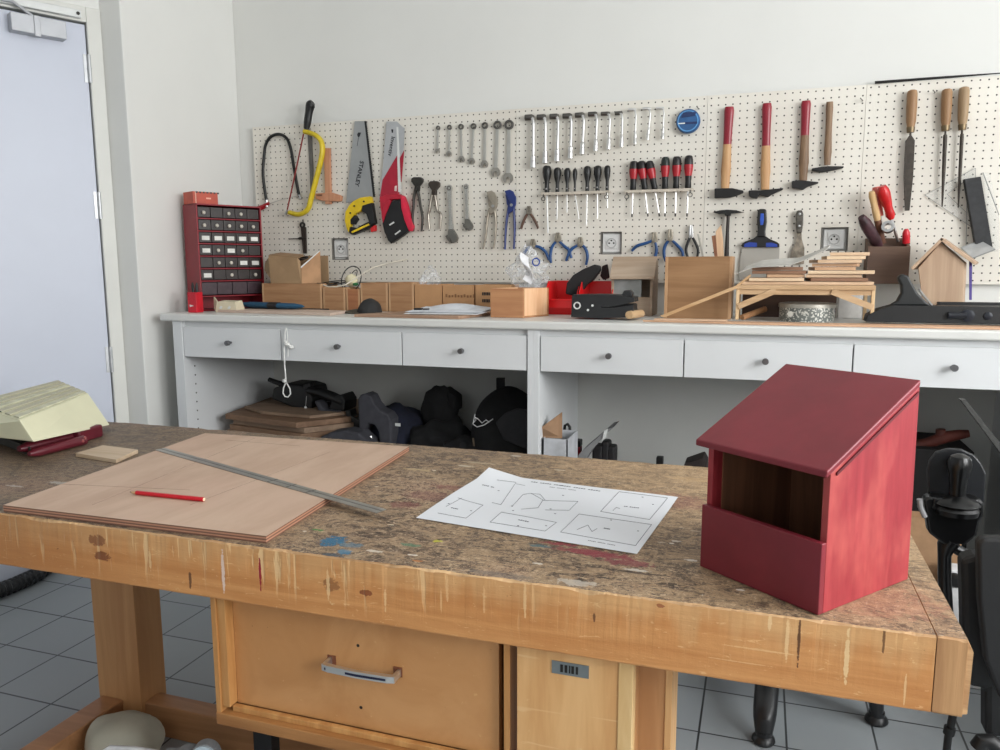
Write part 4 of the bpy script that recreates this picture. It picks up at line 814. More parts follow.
# red storage bins
def bin_(px0, px1, pyt, pyl, Y, dep, lab):
    x0, x1 = xat(px0, Y), xat(px1, Y); z1 = zat((px0+px1)/2, pyt, Y+dep); zl = zat((px0+px1)/2, pyl, Y); t = thing('storage_bin', Vector(((x0+x1)/2, Y, T)), lab, 'storage bin')
    rm = plain((222, 28, 32), .3, 0, .04, 8, name='red plastic'); w_ = .003; bi = .012
    q = MB(); q.hull8([(x0+bi, Y+.018, T), (x1-bi, Y+.018, T), (x1-bi, Y+dep, T), (x0+bi, Y+dep, T), (x0+bi, Y+.018, T+w_), (x1-bi, Y+.018, T+w_), (x1-bi, Y+dep, T+w_), (x0+bi, Y+dep, T+w_)]); q.build('bottom', rm, t)
    zm = T+(zl-T)*.45
    q = MB(); q.prism([(x0+bi, Y+.018, T), (x1-bi, Y+.018, T), (x1, Y, zm), (x0, Y, zm)], (0, w_, 0)); q.prism([(x0, Y, zm), (x1, Y, zm), (x1, Y+.004, zl), (x0, Y+.004, zl)], (0, w_, 0)); q.box((x0, Y-.003, zl-.006), (x1, Y+.006, zl)); q.build('front', rm, t)
    for xx, s_, b_ in ((x0, 1, x0+bi), (x1, -1, x1-bi)):
        q = MB(); q.prism([(b_, Y+.018, T), (b_, Y+dep, T), (xx, Y+dep, z1), (xx, Y+dep*.42, z1), (xx, Y, zl), (xx, Y, zm)], (s_*w_, 0, 0)); q.build('side', rm, t)
    q = MB(); q.prism([(x0+bi, Y+dep, T), (x1-bi, Y+dep, T), (x1, Y+dep, z1), (x0, Y+dep, z1)], (0, -w_, 0)); q.build('back', rm, t)
    return t
bin_(543, 576, 280.5, 299, 2.78, .17, 'red plastic storage bin holding the black fabric wedge')
bin_(577, 611, 281, 299, 2.76, .17, 'red plastic storage bin half hidden behind the black face shield strap')
t = thing('black_fabric_wedge', Vector((xat(578, 2.85), 2.84, T)), 'black fabric wedge sticking up out of the red bins', 'pouch')
P_ = [W(x, y, Y=2.83) for x, y in ((565, 294), (566.5, 283), (573, 275), (583, 269), (594, 264.5), (600, 266), (599.5, 271), (593, 280), (586, 285), (578, 297))]
q = MB(); q.prism(P_, (0, .035, 0)); q.build('wedge', plain((30, 29, 30), .8), t, bevel=.006)
q = MB(); q.prism([W(x, y, Y=2.86) for x, y in ((602, 266), (607, 264), (609, 278), (603, 280), (600, 276))], (0, .02, 0)); q.build('flap', plain((44, 28, 28), .8), t, bevel=.004)
# black headgear / visor strap
t = thing('black_visor', Vector((xat(602, 2.62), 2.62, T)), 'black plastic visor with a white ring lying in front of the red bins', 'visor')
vm = plain((28, 29, 31), .38, 0, .1); Yv = 2.57
q = MB(); q.prism([W(x, y, Y=Yv) for x, y in ((572, 295), (597, 294.5), (620, 295), (634, 297.5), (634.5, 302), (612, 306.8), (600, 306.8), (600, 307.4), (612, 307.6), (633, 305), (633.5, 312), (627, 317.5), (600, 318.6), (571, 317))], (0, .09, 0)); q.build('body', vm, t, bevel=.006)
q = MB(); q.prism([W(x, y, Y=Yv+.03) for x, y in ((612, 297), (622, 296), (621, 304), (634, 304), (633, 309), (608, 309))], (0, .05, 0)); q.build('inner_strap', plain((18, 18, 20), .5), t)
c = W(577.3, 305.5, Y=Yv); MB().ring(c+Vector((0, -.001, 0)), (0, -1, 0), .0125, .0085, .004, 20).build('white_ring', plain((214, 214, 210), .3), t, smooth=True)
for p in ((588, 310), (592.5, 305.5)): MB().lathe(W(*p, Y=Yv), (0, -1, 0), [(.004, 0), (.004, .003), (0, .004)], 10).build('rivet', WHITE, t, smooth=True)
q = MB(); q.prism([W(x, y, Y=Yv+.02) for x, y in ((621, 296), (624, 290.5), (630, 290), (632.5, 293), (632, 297))], (0, .03, 0)); q.build('knob', vm, t, bevel=.003)
q = MB(); q.tube([W(629, 315, Y=2.545)+Vector((0, 0, .0)), W(641, 313.5, Y=2.66)], .0135, 16); c0 = q; o = q.build('dowel', wood((190, 156, 116), (210, 180, 140), 'Y'), smooth=True, bevel=.001)
tag(o, 'short round wooden dowel lying at the end of the black visor', 'dowel')
o.location.z = T+.0002 if o.location.z < T+.001 else o.location.z
# wooden feeder house
Yf = 2.80; t = thing('feeder_house', Vector((xat(632, Yf), Yf, T)), 'unpainted wooden feeder house with sloping roof board between red bins and plywood bin', 'feeder')
fw = wood((164, 142, 120), (186, 166, 146), 'X', .6, name='greyish plywood'); zr0 = zat(630, 277, Yf-.03); zr1 = zat(630, 259, Yf+.035); xa, xb = xat(611, Yf), xat(652, Yf)
for xx in (xa, xb-.009):
    q = MB(); q.prism([(xx, Yf, T), (xx, Yf+.15, T), (xx, Yf+.15, zr1-.004), (xx, Yf+.035, zr1-.006), (xx, Yf, zr0-.004)], (.009, 0, 0)); q.build('side_wall', fw, t)
zl = zat(630, 297, Yf); MB().box((xa+.009, Yf, T), (xb-.009, Yf+.008, zl)).build('front_board', fw, t, bevel=.0006)
MB().box((xa+.009, Yf+.142, T), (xb-.009, Yf+.150, zr1)).build('back_board', fw, t); MB().box((xa+.009, Yf+.008, T), (xb-.009, Yf+.142, T+.008)).build('floor_board', fw, t)
MB().box((xa+.009, Yf+.004, zl), (xb-.040, Yf+.006, zr0-.01)).build('clear_window', plain((176, 180, 178), .2, alpha=.55), t)
q = MB(); q.prism([(xat(609, Yf-.03), Yf-.03, zr0-.008), (xat(609, Yf-.03), Yf-.028, zr0+.001), (xat(609, Yf-.03), Yf+.038, zr1+.009), (xat(609, Yf-.03), Yf+.165, zr1+.009), (xat(609, Yf-.03), Yf+.165, zr1+.001), (xat(609, Yf-.03), Yf+.038, zr1+.001)], (xat(653.5, Yf-.03)-xat(609, Yf-.03), 0, 0)); q.build('roof_board', fw, t, bevel=.0008)
# plywood bin with tools
Yq = 2.70; pw = wood((142, 104, 68), (162, 124, 86), 'X', .6, name='brown plywood')
t, x0, x1, z1 = obx(664, 731, 256.5, Yq, .20, 'big open brown plywood bin behind the leaning strip', pw, .010, name='plywood_bin')
def stick(pts, Y, th, mat, name, lab, cat, gap=0, grp=None):
    q = MB(); q.prism([W(x, y, Y=Y) for x, y in pts], (0, th, 0)); return tag(q.build(name, mat, bevel=.0008), lab, cat, grp)
ls = wood((206, 170, 134), (226, 192, 158), 'Z')
stick([(711.5, 236), (715.5, 235), (718.5, 268), (716, 268)], Yq+.05, .012, wood((120, 76, 52), (150, 100, 70), 'Z'), 'wood_strip', 'dark edged narrow strip standing at the left of the offcuts in the plywood bin', 'strip')
stick([(715.5, 231.5), (721, 225), (723, 240), (724, 262), (718, 268)], Yq+.07, .010, ls, 'wood_offcut', 'pale pointed wood offcut standing in the plywood bin', 'offcut')
stick([(697, 234), (699, 234), (705, 262), (703, 262)], Yq+.10, .004, plain((186, 182, 172), .4, .3), 'steel_rule', 'thin pale rule leaning out of the left end of the plywood bin', 'ruler')
# long strips: one leaning, one lying along the edge
stick([(659.5, 316), (735, 286), (750.5, 274), (751, 276), (736, 289), (664, 317.5)], 2.545, .006, wood((190, 150, 106), (212, 178, 136), 'X'), 'wood_strip', 'long thin wooden strip leaning diagonally across the plywood bin', 'strip')
slabw([(xw(641, 2.47), 2.515), (xw(760, 2.47), 2.475), (1.2, 2.475), (1.2, 2.56), (xw(760, 2.5), 2.535)], .006, wood((196, 154, 122), (218, 180, 150), 'X'), 'long_board', 'long thin board lying along the front edge of the worktop at right', 'board')
slabw([(xw(655, 2.6), 2.58), (xw(728, 2.6), 2.575), (xw(728, 2.62), 2.62), (xw(657, 2.62), 2.62)], .006, wood((206, 170, 140), (226, 194, 164), 'X'), 'wood_strip', 'short pale strip lying in front of the plywood bin', 'strip')
# ---------------- small trestle stand with stack of offcuts
Ys = 2.60; zs = zat(805, 288.5, Ys); xa, xb = xat(735.5, Ys), xat(874.5, Ys); t = thing('wooden_stand', Vector(((xa+xb)/2, Ys, T)), 'low pale wooden stand with diagonal braces, carrying a stack of offcuts', 'stand')
sw = wood((184, 150, 112), (206, 174, 136), 'X', 1.2, name='pale pine')
MB().box((xa, Ys, zs-.004), (xb, Ys+.20, zs+.010)).build('top', sw, t, bevel=.001)
MB().box((xa+.004, Ys+.006, zs-.020), (xb-.004, Ys+.018, zs-.004)).build('apron', sw, t)
for xx in (xa, xb-.010):
    for yy in (Ys+.004, Ys+.182): MB().box((xx, yy, T+.0065 if yy < 2.62 else T), (xx+.010, yy+.016, zs-.004)).build('leg', PINEZ, t, bevel=.0008)
for s_ in (0, 1):
    a = W(738 if not s_ else 873, 307, Y=Ys); b = W(776 if not s_ else 832, 291, Y=Ys); d_ = (b-a).normalized(); n_ = d_.cross(Vector((0, 1, 0))); 
    q = MB(); q.obox(a-n_*.008, b-a, Vector((0, .012, 0)), n_*.019); q.build('brace', sw, t, bevel=.0008)
# offcuts in the stack: (px0, px1, pytop, pybottom, Y, depth)
offs = [(742, 874, 283.5, 286.3, 2.62, .14, 'long bottom board of the offcut stack'), (749, 804, 280, 283.2, 2.61, .12, 'bottom left offcut resting on the long bottom board'), (811, 868, 278.5, 283.2, 2.62, .15, 'right hand offcut lying on the long bottom board'),
        (767, 805, 275.8, 279.5, 2.63, .13, 'left offcut with a pale end, third layer of the stack'), (806, 862, 275.5, 278.2, 2.625, .14, 'middle offcut in the third layer of the stack'), (808, 874, 270.5, 274.8, 2.62, .14, 'long pale offcut jutting out to the right in the stack'),
        (752, 803, 270, 275.3, 2.65, .12, 'dark brown offcut at the left under the grey sheet'), (815, 856, 266, 270, 2.64, .12, 'offcut two layers below the top of the stack'), (818, 862, 261, 265.2, 2.645, .12, 'offcut just below the topmost one of the stack'), (827, 866, 256, 260.2, 2.65, .12, 'topmost pale offcut of the stack')]
zc = zs+.0105; offset_c = [wood((206, 172, 138), (226, 196, 164), 'X'), wood((186, 146, 112), (210, 174, 140), 'X'), wood((138, 100, 76), (160, 122, 96), 'X'), wood((216, 186, 150), (232, 206, 174), 'X')]
offs += [(752, 806, 272.5, 275, 2.63, .12, 'thin pale offcut just under the dark brown one at the left'), (812, 858, 263, 266, 2.66, .13, 'short offcut sticking out to the left near the top of the stack'), (830, 870, 252, 255, 2.66, .10, 'small offcut on the very top of the stack, tilted')]
lay = [0, 1, 1, 2, 2, 3, 4, 4, 6, 7, 3, 5, 8]; th_ = (zat(840, 252, 2.65)-zc)/9
for k, ((p0, p1, yt, yb, Y, dep, lb), li) in enumerate(zip(offs, lay)):
    z0 = zc+li*th_; x0_, x1_ = xat(p0, Y, yt), xat(p1, Y, yt); ro = .07*math.sin(k*2.3)
    q = MB(); q.obox((x0_, Y, z0+.0003), (x1_-x0_, (x1_-x0_)*ro*.5, 0), (-.02*math.sin(k), dep, 0), (0, 0, th_*.88))
    mt = offset_c[2] if 'dark brown' in lb else offset_c[(k*3) % 4]
    tag(q.build('wood_offcut', mt, bevel=.0006), lb, 'offcut', 'offcuts stacked on the wooden stand')
q = MB()
shp = [(736, 274), (752, 268), (770, 266.5), (790, 265.5), (805, 260), (822, 252)]
pts = [W(x, y, Y=2.60) for x, y in shp]
def shf(u, v):
    k = u*(len(pts)-1); i = min(int(k), len(pts)-2); p = pts[i].lerp(pts[i+1], k-i); return p+Vector((.03*v, .10*v, .024*v+.001-.006*math.sin(v*3)))
q.sheet(shf, 20, 5, .0015); tag(q.build('grey_sheet', plain((196, 194, 188), .6), smooth=True), 'curved pale grey card sheet draped over the left of the offcut stack', 'sheet')
q = MB(); q.box((xat(742, 2.86), 2.86, T), (xat(836, 2.86), 2.872, zat(790, 290, 2.86))); tag(q.build('upright_board', wood((70, 50, 40), (88, 64, 50), 'X')), 'dark brown panel standing upright behind the wooden stand', 'panel')
# round tin below the stand
c = Vector((xat(807, 2.70), 2.70, T)); r_ = (xat(836, 2.7)-xat(778, 2.7))/2; zt = zat(807, 304, 2.63); t = thing('round_tin', c, 'round grey tin with leafy pattern and a lid, under the wooden stand', 'tin')
tm, nt, bs = nodes('printed tin'); v = N(nt, 'ShaderNodeTexVoronoi'); v.feature = 'SMOOTH_F1'; nt.links.new(coords(nt, (34, 34, 34)), v.inputs['Vector'])
nt.links.new(mix(nt, ramp(nt, v.outputs[0], .32, .42), lin((206, 204, 196)), lin((112, 116, 112))), bs.inputs['Base Color']); bs.inputs['Roughness'].default_value = .4; bs.inputs['Metallic'].default_value = .2
MB().lathe(c, (0, 0, 1), [(r_*.96, 0), (r_*.97, .002), (r_*.97, (zt-T)*.8)], 40).build('can', tm, t, smooth=True)
MB().lathe(c+up*(zt-T)*.78, (0, 0, 1), [(r_, 0), (r_, (zt-T)*.19), (r_*.97, (zt-T)*.22), (r_*.4, (zt-T)*.22), (0, (zt-T)*.22)], 40).build('lid', plain((168, 164, 154), .4, .4), t, smooth=True)
bd = W(790.5, 314, Y=c.y-r_*.93); MB().lathe(bd, (-.2, -1, 0), [(.009, 0), (.009, .004), (0, .0042)], 18).build('round_badge', plain((190, 186, 176), .4), t)
q = MB(); q.tube([W(742, 317.5, Y=2.70), W(765, 309, Y=2.78)], .010, 12); o = q.build('wood_stick', wood((180, 130, 90), (200, 156, 112), 'Y'), smooth=True); tag(o, 'round wooden stick lying under the left brace of the stand', 'stick')
# white box and grey block behind plane
q = MB(); x0_, x1_ = xat(838, 2.86), xat(862, 2.86); q.box((x0_, 2.86, T), (x1_, 2.95, zat(850, 290, 2.86))); tag(q.build('white_block', plain((216, 214, 210), .5), bevel=.002), 'white block standing on the worktop behind the wooden stand', 'box')
# brown box fixed to the board holding tools
q0 = [B(868, 246, .09), B(910.5, 246, .09)]; xa, xb = q0[0].x, q0[1].x; zt = B(889, 246.5, .09).z; zb = B(889, 284, .09).z; zbk = zt+.065; t = thing('tool_box_holder', Vector(((xa+xb)/2, YP, zb)), 'dark brown wooden box fixed on the pegboard, holding screwdrivers and a chisel', 'tool holder')
dw = wood((92, 68, 54), (112, 86, 70), 'X', .7, name='dark plywood')
MB().box((xa, YP-.095, zb), (xb, YP-.085, zt)).build('front_panel', dw, t, bevel=.0008); MB().box((xa, YP-.010, zb), (xb, YP-.001, zt+.03)).build('back_panel', dw, t)
for xx in (xa, xb-.009): q = MB(); q.prism([(xx, YP-.085, zb), (xx, YP-.010, zb), (xx, YP-.010, zt+.028), (xx, YP-.085, zt)], (.009, 0, 0)); q.build('side_panel', dw, t)
MB().box((xa+.009, YP-.085, zb), (xb-.009, YP-.010, zb+.008)).build('bottom', dw, t)
def hand(p0, p1, Y0, Y1, rr, mat, name, lab, cat, extra=None):
    a = W(*p0, Y=Y0); b = W(*p1, Y=Y1); t = thing(name, b, lab, cat); n = len(rr); q = MB(); q.tube([a.lerp(b, k/(n-1)) for k in range(n)], rr, 14); q.build('handle', mat, t, smooth=True)
    if extra: q = MB(); q.tube([b, b+(b-a).normalized()*extra[0]], extra[1], 10); q.build(extra[3], extra[2], t, smooth=True)
    return t
hand((861.5, 217), (879, 246), 2.92, 2.99, [.012, .019, .020, .019, .019, .014], plain((66, 40, 46), .5, 0, .35, 30), 'screwdriver', 'fat dark red and green handled screwdriver leaning out left of the brown holder', 'screwdriver', (.03, .004, STEEL, 'shaft'))
hand((871.5, 191.5), (877.5, 220), 2.96, 2.99, [.009, .0125, .0115, .011, .012, .012, .011], wood((206, 168, 116), (226, 192, 144), 'Z'), 'chisel', 'chisel with pale wooden handle standing in the brown holder', 'chisel', (.085, .012, wood((96, 58, 40), (120, 76, 54), 'Z'), 'dark_lower_handle'))
hand((882, 186), (891.5, 219), 2.95, 2.985, [.012, .018, .020, .018, .017, .014, .014, .016, .009], plain((196, 28, 32), .3, 0, .1, 40), 'screwdriver', 'bright red fluted screwdriver standing in the brown holder', 'screwdriver', (.085, .005, STEEL, 'shaft'))
hand((875.5, 187), (880, 216), 2.99, 3.00, [.010, .015, .015, .013, .012, .012], plain((206, 104, 92), .35), 'screwdriver', 'faded pink-red screwdriver behind the bright red one', 'screwdriver', (.07, .004, STEEL, 'shaft'))
hand((906.2, 229), (906.2, 243), 2.99, 3.0, [.006, .012, .012, .012, .012], plain((206, 30, 44), .35), 'marker_pen', 'short red plastic pen standing at the right of the brown holder', 'pen', (.05, .004, RED, 'tip'))
q = MB(); q.ring(W(888, 228, Y=2.985), (-.2, -1, .3), .020, .011, .018, 18); tag(q.build('metal_collar', STEEL, smooth=True), 'shiny round metal collar among the handles in the brown holder', 'collar')
# ---------------- bare wooden birdhouse
Yh = 2.80; t = thing('wooden_birdhouse', Vector((xat(940, Yh), Yh, T)), 'bare plywood birdhouse with a pitched roof at the right end of the worktop', 'birdhouse')
hwm = wood((174, 144, 118), (194, 166, 138), 'Z', .7, name='bare plywood')
fr_ = [(926, 306), (963, 306), (964.5, 263), (941, 242.5), (918.5, 268)]
P_ = [W(x, y, Y=Yh) for x, y in fr_]; P_[0].z = P_[1].z = T
MB().prism(P_, (0, .009, 0)).build('front_board', hwm, t, bevel=.0008); MB().prism([p+Vector((.032, .12, 0)) for p in P_], (0, .009, 0)).build('back_board', hwm, t)
for a, b in ((P_[0], P_[4]), (P_[1], P_[2])): MB().prism([a+Vector((.002, .009, 0)), a+Vector((.032, .12, 0)), b+Vector((.032, .12, 0)), b+Vector((.002, .009, 0))], (.008 if a is P_[0] else -.008, 0, 0)).build('side_board', hwm, t)
pk_ = W(941.5, 237.5, Y=Yh-.02); l_ = W(910.5, 268, Y=Yh-.02); r2_ = W(976.5, 262.5, Y=Yh-.02)
for e_ in (l_, r2_):
    d_ = (e_-pk_); n_ = Vector((0, 1, 0)).cross(d_).normalized(); n_ = n_ if n_.z < 0 else -n_
    q = MB(); q.obox(pk_, d_, Vector((.046, .17, 0)), n_*.009); q.build('roof_board', hwm, t, bevel=.0008)
# ---------------- long black jointer plane
Yj = 2.60; t = thing('jointer_plane', Vector((xat(930, Yj), Yj, T+.0066)), 'long black hand plane lying along the right end of the worktop', 'hand plane'); jm = plain((15, 16, 18), .5, 0, .12, 30, .1)
Pj = [W(x, y, Y=Yj) for x, y in ((866, 320.5), (868, 315), (880, 309), (893, 305.5), (1000, 305.5))]; xr = 1.02
Pj[0].z = T+.0066; zz = Pj[3].z; Pj[4] = Vector((xr, Yj, zz)); Pj.append(Vector((xr, Yj, T+.0066)))
MB().prism(Pj, (0, .075, 0)).build('body', jm, t, bevel=.002)
Pk = [W(x, y, Y=Yj+.02) for x, y in ((889, 306), (897, 301), (901.5, 293), (901, 285), (897.5, 278.5), (900, 275), (904.5, 274), (909, 276.5), (913, 284), (918, 293), (931, 306))]
MB().prism(Pk, (0, .032, 0)).build('rear_handle', plain((26, 29, 30), .5), t, bevel=.006)
q = MB(); q.obox(W(919, 290, Y=Yj+.03), W(932, 306, Y=Yj+.03)-W(919, 290, Y=Yj+.03), Vector((0, .03, 0)), Vector((.003, 0, .003))); q.build('blade_edge', STEEL, t)
for p, r in (((967.5, 316.5), .018), ((988, 317), .011)): MB().lathe(W(p[0], p[1]-1, Y=Yj), (0, -1, 0), [(r, 0), (r, .004), (r*.6, .005), (0, .005)], 20).build('side_knob', plain((16, 22, 34), .3), t, smooth=True)
q = MB(); q.tube([W(948, 315.5, Y=Yj-.005), W(966, 315.5, Y=Yj-.005)], .010, 12); q.build('side_bar', plain((16, 20, 30), .3), t, smooth=True)
q = MB(); q.box((xat(938, 2.74), 2.74, T), (xr, 2.77, zat(980, 302.5, 2.74))); tag(q.build('black_rail', plain((18, 18, 20), .6), bevel=.002), 'long black rail lying behind the hand plane', 'rail')
# ================================================================ WORKBENCH
BT = .70; YF = 1.012; YK = 1.748; XL = -2.12; XCAP = .221; XR = .2545
R0 = Vector((-.9, 1.38, 0)); bench = thing('workbench', R0, 'heavy battered wooden workbench in the foreground, its top stained and splashed with paint', 'workbench')
def topspot(px, py, ra, rb, rgb, st=1.0):
    p = W(px, py, Z=BT)-R0; return (p.x, p.y, ra, rb, rgb, st)
def frontspot(px, py, ra, rb, rgb, st=1.0):
    p = W(px, py, Y=YF)-R0; return (p.x, p.z, ra, rb, rgb, st)
# worn top
mt_, nt, bs = nodes('worn bench top')
v1 = coords(nt, (16, 26, 9)); v2 = coords(nt, (3, 3, 3)); v3 = coords(nt, (62, 120, 40), rot=(0, 0, .3)); v4 = coords(nt, (120, 55, 40), rot=(0, 0, -.5))
big = noi(nt, v2, 1.3, 4, .6, .4); st = noi(nt, v1, 1.2, 7, .72, 1.6); fine = math_(nt, 'MULTIPLY_ADD', math_(nt, 'SUBTRACT', noi(nt, v3, 1.6, 5, .8, 1.6), .5), 1.0, noi(nt, v4, 1.3, 5, .8, 1.2)); sp = noi(nt, coords(nt), 70, 4, .8, .2)
col = mix(nt, ramp(nt, st, .38, .60), lin((92, 72, 56)), lin((168, 140, 108)))
col = mix(nt, math_(nt, 'MULTIPLY', ramp(nt, math_(nt, 'ADD', fine, math_(nt, 'MULTIPLY', math_(nt, 'SUBTRACT', big, .5), .5)), .56, .66), .75), col, lin((206, 180, 148)))
col = mix(nt, math_(nt, 'MULTIPLY', ramp(nt, math_(nt, 'ADD', fine, math_(nt, 'MULTIPLY', math_(nt, 'SUBTRACT', st, .5), .6)), .45, .34), .8), col, lin((52, 42, 36)))
fa = noi(nt, coords(nt, (55, 170, 40), rot=(0, 0, .45)), 1.3, 3, .6, 1.0); fb = noi(nt, coords(nt, (60, 190, 40), rot=(0, 0, -.35)), 1.25, 3, .6, 1.0); fc = noi(nt, coords(nt, (34, 110, 30), rot=(0, 0, .1)), 1.5, 4, .65, 1.2)
col = mix(nt, math_(nt, 'MULTIPLY', ramp(nt, fa, .60, .63), .75), col, lin((212, 186, 152)))
col = mix(nt, math_(nt, 'MULTIPLY', ramp(nt, fb, .62, .65), .7), col, lin((196, 160, 122)))
col = mix(nt, math_(nt, 'MULTIPLY', ramp(nt, fc, .38, .34), .75), col, lin((50, 38, 32)))
# darker and greyer away from the right end
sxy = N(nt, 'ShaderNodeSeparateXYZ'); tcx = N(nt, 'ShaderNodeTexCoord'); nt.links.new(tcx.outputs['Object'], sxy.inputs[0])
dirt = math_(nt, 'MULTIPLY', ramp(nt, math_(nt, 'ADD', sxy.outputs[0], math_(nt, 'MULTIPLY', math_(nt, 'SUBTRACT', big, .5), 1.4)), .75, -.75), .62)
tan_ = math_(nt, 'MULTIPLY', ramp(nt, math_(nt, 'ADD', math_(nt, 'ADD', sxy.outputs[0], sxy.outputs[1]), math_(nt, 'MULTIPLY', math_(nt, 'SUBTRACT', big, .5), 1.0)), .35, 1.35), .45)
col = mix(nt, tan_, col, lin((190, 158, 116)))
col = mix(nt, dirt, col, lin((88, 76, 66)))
col = mix(nt, math_(nt, 'MULTIPLY', ramp(nt, big, .52, .72), .30), col, lin((122, 80, 70)))
col = mix(nt, ramp(nt, sp, .655, .68), col, lin((196, 186, 168)))
col = mix(nt, ramp(nt, sp, .33, .29), col, lin((40, 32, 28)))
items = [topspot(333, 541, .020, .022, (48, 104, 134)), topspot(345, 552, .012, .010, (58, 120, 150), .8), topspot(353, 573, .012, .010, (38, 74, 110), .9), topspot(384, 577, .012, .006, (50, 128, 150), .9),
         topspot(318, 530, .010, .004, (60, 140, 60), .8), topspot(378, 567, .014, .004, (186, 178, 46), .9), topspot(437, 541, .009, .005, (190, 184, 60), .9), topspot(391, 577, .014, .006, (168, 40, 50), .9),
         topspot(374, 551, .014, .004, (206, 196, 180), .9), topspot(576, 583, .030, .010, (196, 186, 172), .7), topspot(540, 546, .02, .006, (70, 110, 116), .8), topspot(560, 544, .03, .006, (146, 40, 58), .8), topspot(605, 556, .05, .010, (142, 48, 62), .8),
         topspot(628, 563, .035, .012, (140, 50, 64), .7), topspot(585, 552, .03, .010, (150, 60, 70), .6), topspot(636, 570, .016, .005, (214, 204, 190), .9), topspot(676, 541, .008, .004, (210, 200, 186), .9), topspot(430, 496, .05, .03, (120, 66, 66), .45), topspot(480, 463, .04, .006, (196, 180, 150), .5), topspot(516, 456, .014, .005, (206, 198, 184), .8),
         topspot(60, 483, .03, .008, (196, 194, 186), .5), topspot(15, 486, .02, .005, (200, 196, 188), .5), topspot(8, 558, .02, .008, (52, 90, 120), .6), topspot(660, 500, .10, .05, (150, 86, 80), .35), topspot(410, 545, .02, .006, (60, 130, 100), .6), topspot(300, 560, .012, .004, (60, 140, 160), .7), topspot(870, 600, .09, .05, (176, 120, 96), .35), topspot(605, 578, .02, .003, (50, 36, 30), .8), topspot(640, 573, .05, .003, (54, 38, 34), .7), topspot(690, 560, .01, .004, (226, 218, 206), .9), topspot(470, 510, .006, .003, (214, 204, 190), .8), topspot(100, 478, .03, .012, (170, 162, 150), .4), topspot(560, 470, .012, .003, (214, 200, 176), .8), topspot(740, 590, .006, .003, (226, 218, 206), .9), topspot(455, 560, .03, .004, (70, 56, 52), .6)]
rg = random.Random(21)
for _ in range(34):
    x_ = rg.uniform(290, 900); y_ = rg.uniform(470, 600)
    if y_ > 505+(x_-290)*.135: y_ -= 35
    items.append(topspot(x_, y_, rg.uniform(.003, .009), rg.uniform(.0015, .0035), rg.choice([(220, 210, 194), (206, 190, 164), (226, 220, 208), (58, 46, 40), (190, 120, 60), (120, 52, 54)]), .85))
items += [topspot(350, 545, .022, .010, (58, 124, 150), .5), topspot(332, 556, .02, .01, (44, 78, 96), .6), topspot(405, 505, .03, .02, (120, 58, 60), .6), topspot(455, 488, .05, .015, (128, 66, 64), .5), topspot(590, 552, .06, .010, (140, 40, 56), .7), topspot(500, 575, .05, .010, (112, 104, 98), .5), topspot(420, 470, .035, .010, (196, 172, 130), .5), topspot(465, 466, .02, .006, (206, 196, 172), .7), topspot(700, 480, .06, .015, (190, 156, 112), .5)]
col = spots(nt, col, items, (0, 1), 1.5, 90)
nt.links.new(col, bs.inputs['Base Color']); bs.inputs['Roughness'].default_value = .52
bump(nt, bs, math_(nt, 'ADD', fine, math_(nt, 'MULTIPLY', sp, .8)), .55, .004)
# front face: varnished, scratched
mf_, nt, bs = nodes('scratched varnished front')
g1 = noi(nt, coords(nt, (2, 2, 34)), 1.4, 5, .6, .5); g2 = noi(nt, coords(nt, (3, 3, 3)), 2, 4); sc = noi(nt, coords(nt, (62, 8, 5)), 1.3, 3, .6, .3); ln = noi(nt, coords(nt, (10, 10, 120)), 1.2, 3, .5, 1.5); fl = noi(nt, coords(nt), 70, 4, .7)
col = mix(nt, ramp(nt, g1, .32, .7), lin((192, 130, 74)), lin((209, 151, 94)))
col = mix(nt, math_(nt, 'MULTIPLY', ramp(nt, g2, .45, .75), .45), col, lin((184, 118, 60)))
fx = noi(nt, coords(nt, (20, 20, 90), rot=(0, .3, 0)), 1.6, 5, .7, 1.0); col = mix(nt, math_(nt, 'MULTIPLY', ramp(nt, fx, .60, .68), .55), col, lin((232, 190, 136)))
sxy = N(nt, 'ShaderNodeSeparateXYZ'); tcx = N(nt, 'ShaderNodeTexCoord'); nt.links.new(tcx.outputs['Object'], sxy.inputs[0])
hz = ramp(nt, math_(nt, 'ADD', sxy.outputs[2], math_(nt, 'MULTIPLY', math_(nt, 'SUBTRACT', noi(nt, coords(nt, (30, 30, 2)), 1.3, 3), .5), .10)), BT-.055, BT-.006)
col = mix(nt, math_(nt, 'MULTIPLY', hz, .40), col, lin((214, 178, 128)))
scr = math_(nt, 'MULTIPLY', ramp(nt, sc, .59, .64), ramp(nt, math_(nt, 'ADD', sxy.outputs[2], math_(nt, 'MULTIPLY', g2, .06)), BT-.07, BT-.0))
scr = math_(nt, 'MULTIPLY', scr, math_(nt, 'MULTIPLY_ADD', ramp(nt, sxy.outputs[0], .75, .25), .8, .15))
col = mix(nt, math_(nt, 'MULTIPLY', scr, .85), col, lin((226, 190, 140)))
col = mix(nt, math_(nt, 'MULTIPLY', ramp(nt, fl, .66, .72), .7), col, lin((222, 184, 132)))
col = mix(nt, math_(nt, 'MULTIPLY', ramp(nt, fl, .30, .25), .6), col, lin((104, 62, 34)))
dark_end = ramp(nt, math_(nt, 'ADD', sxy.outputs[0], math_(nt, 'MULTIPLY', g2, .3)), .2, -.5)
col = mix(nt, math_(nt, 'MULTIPLY', dark_end, .65), col, lin((152, 98, 52)))
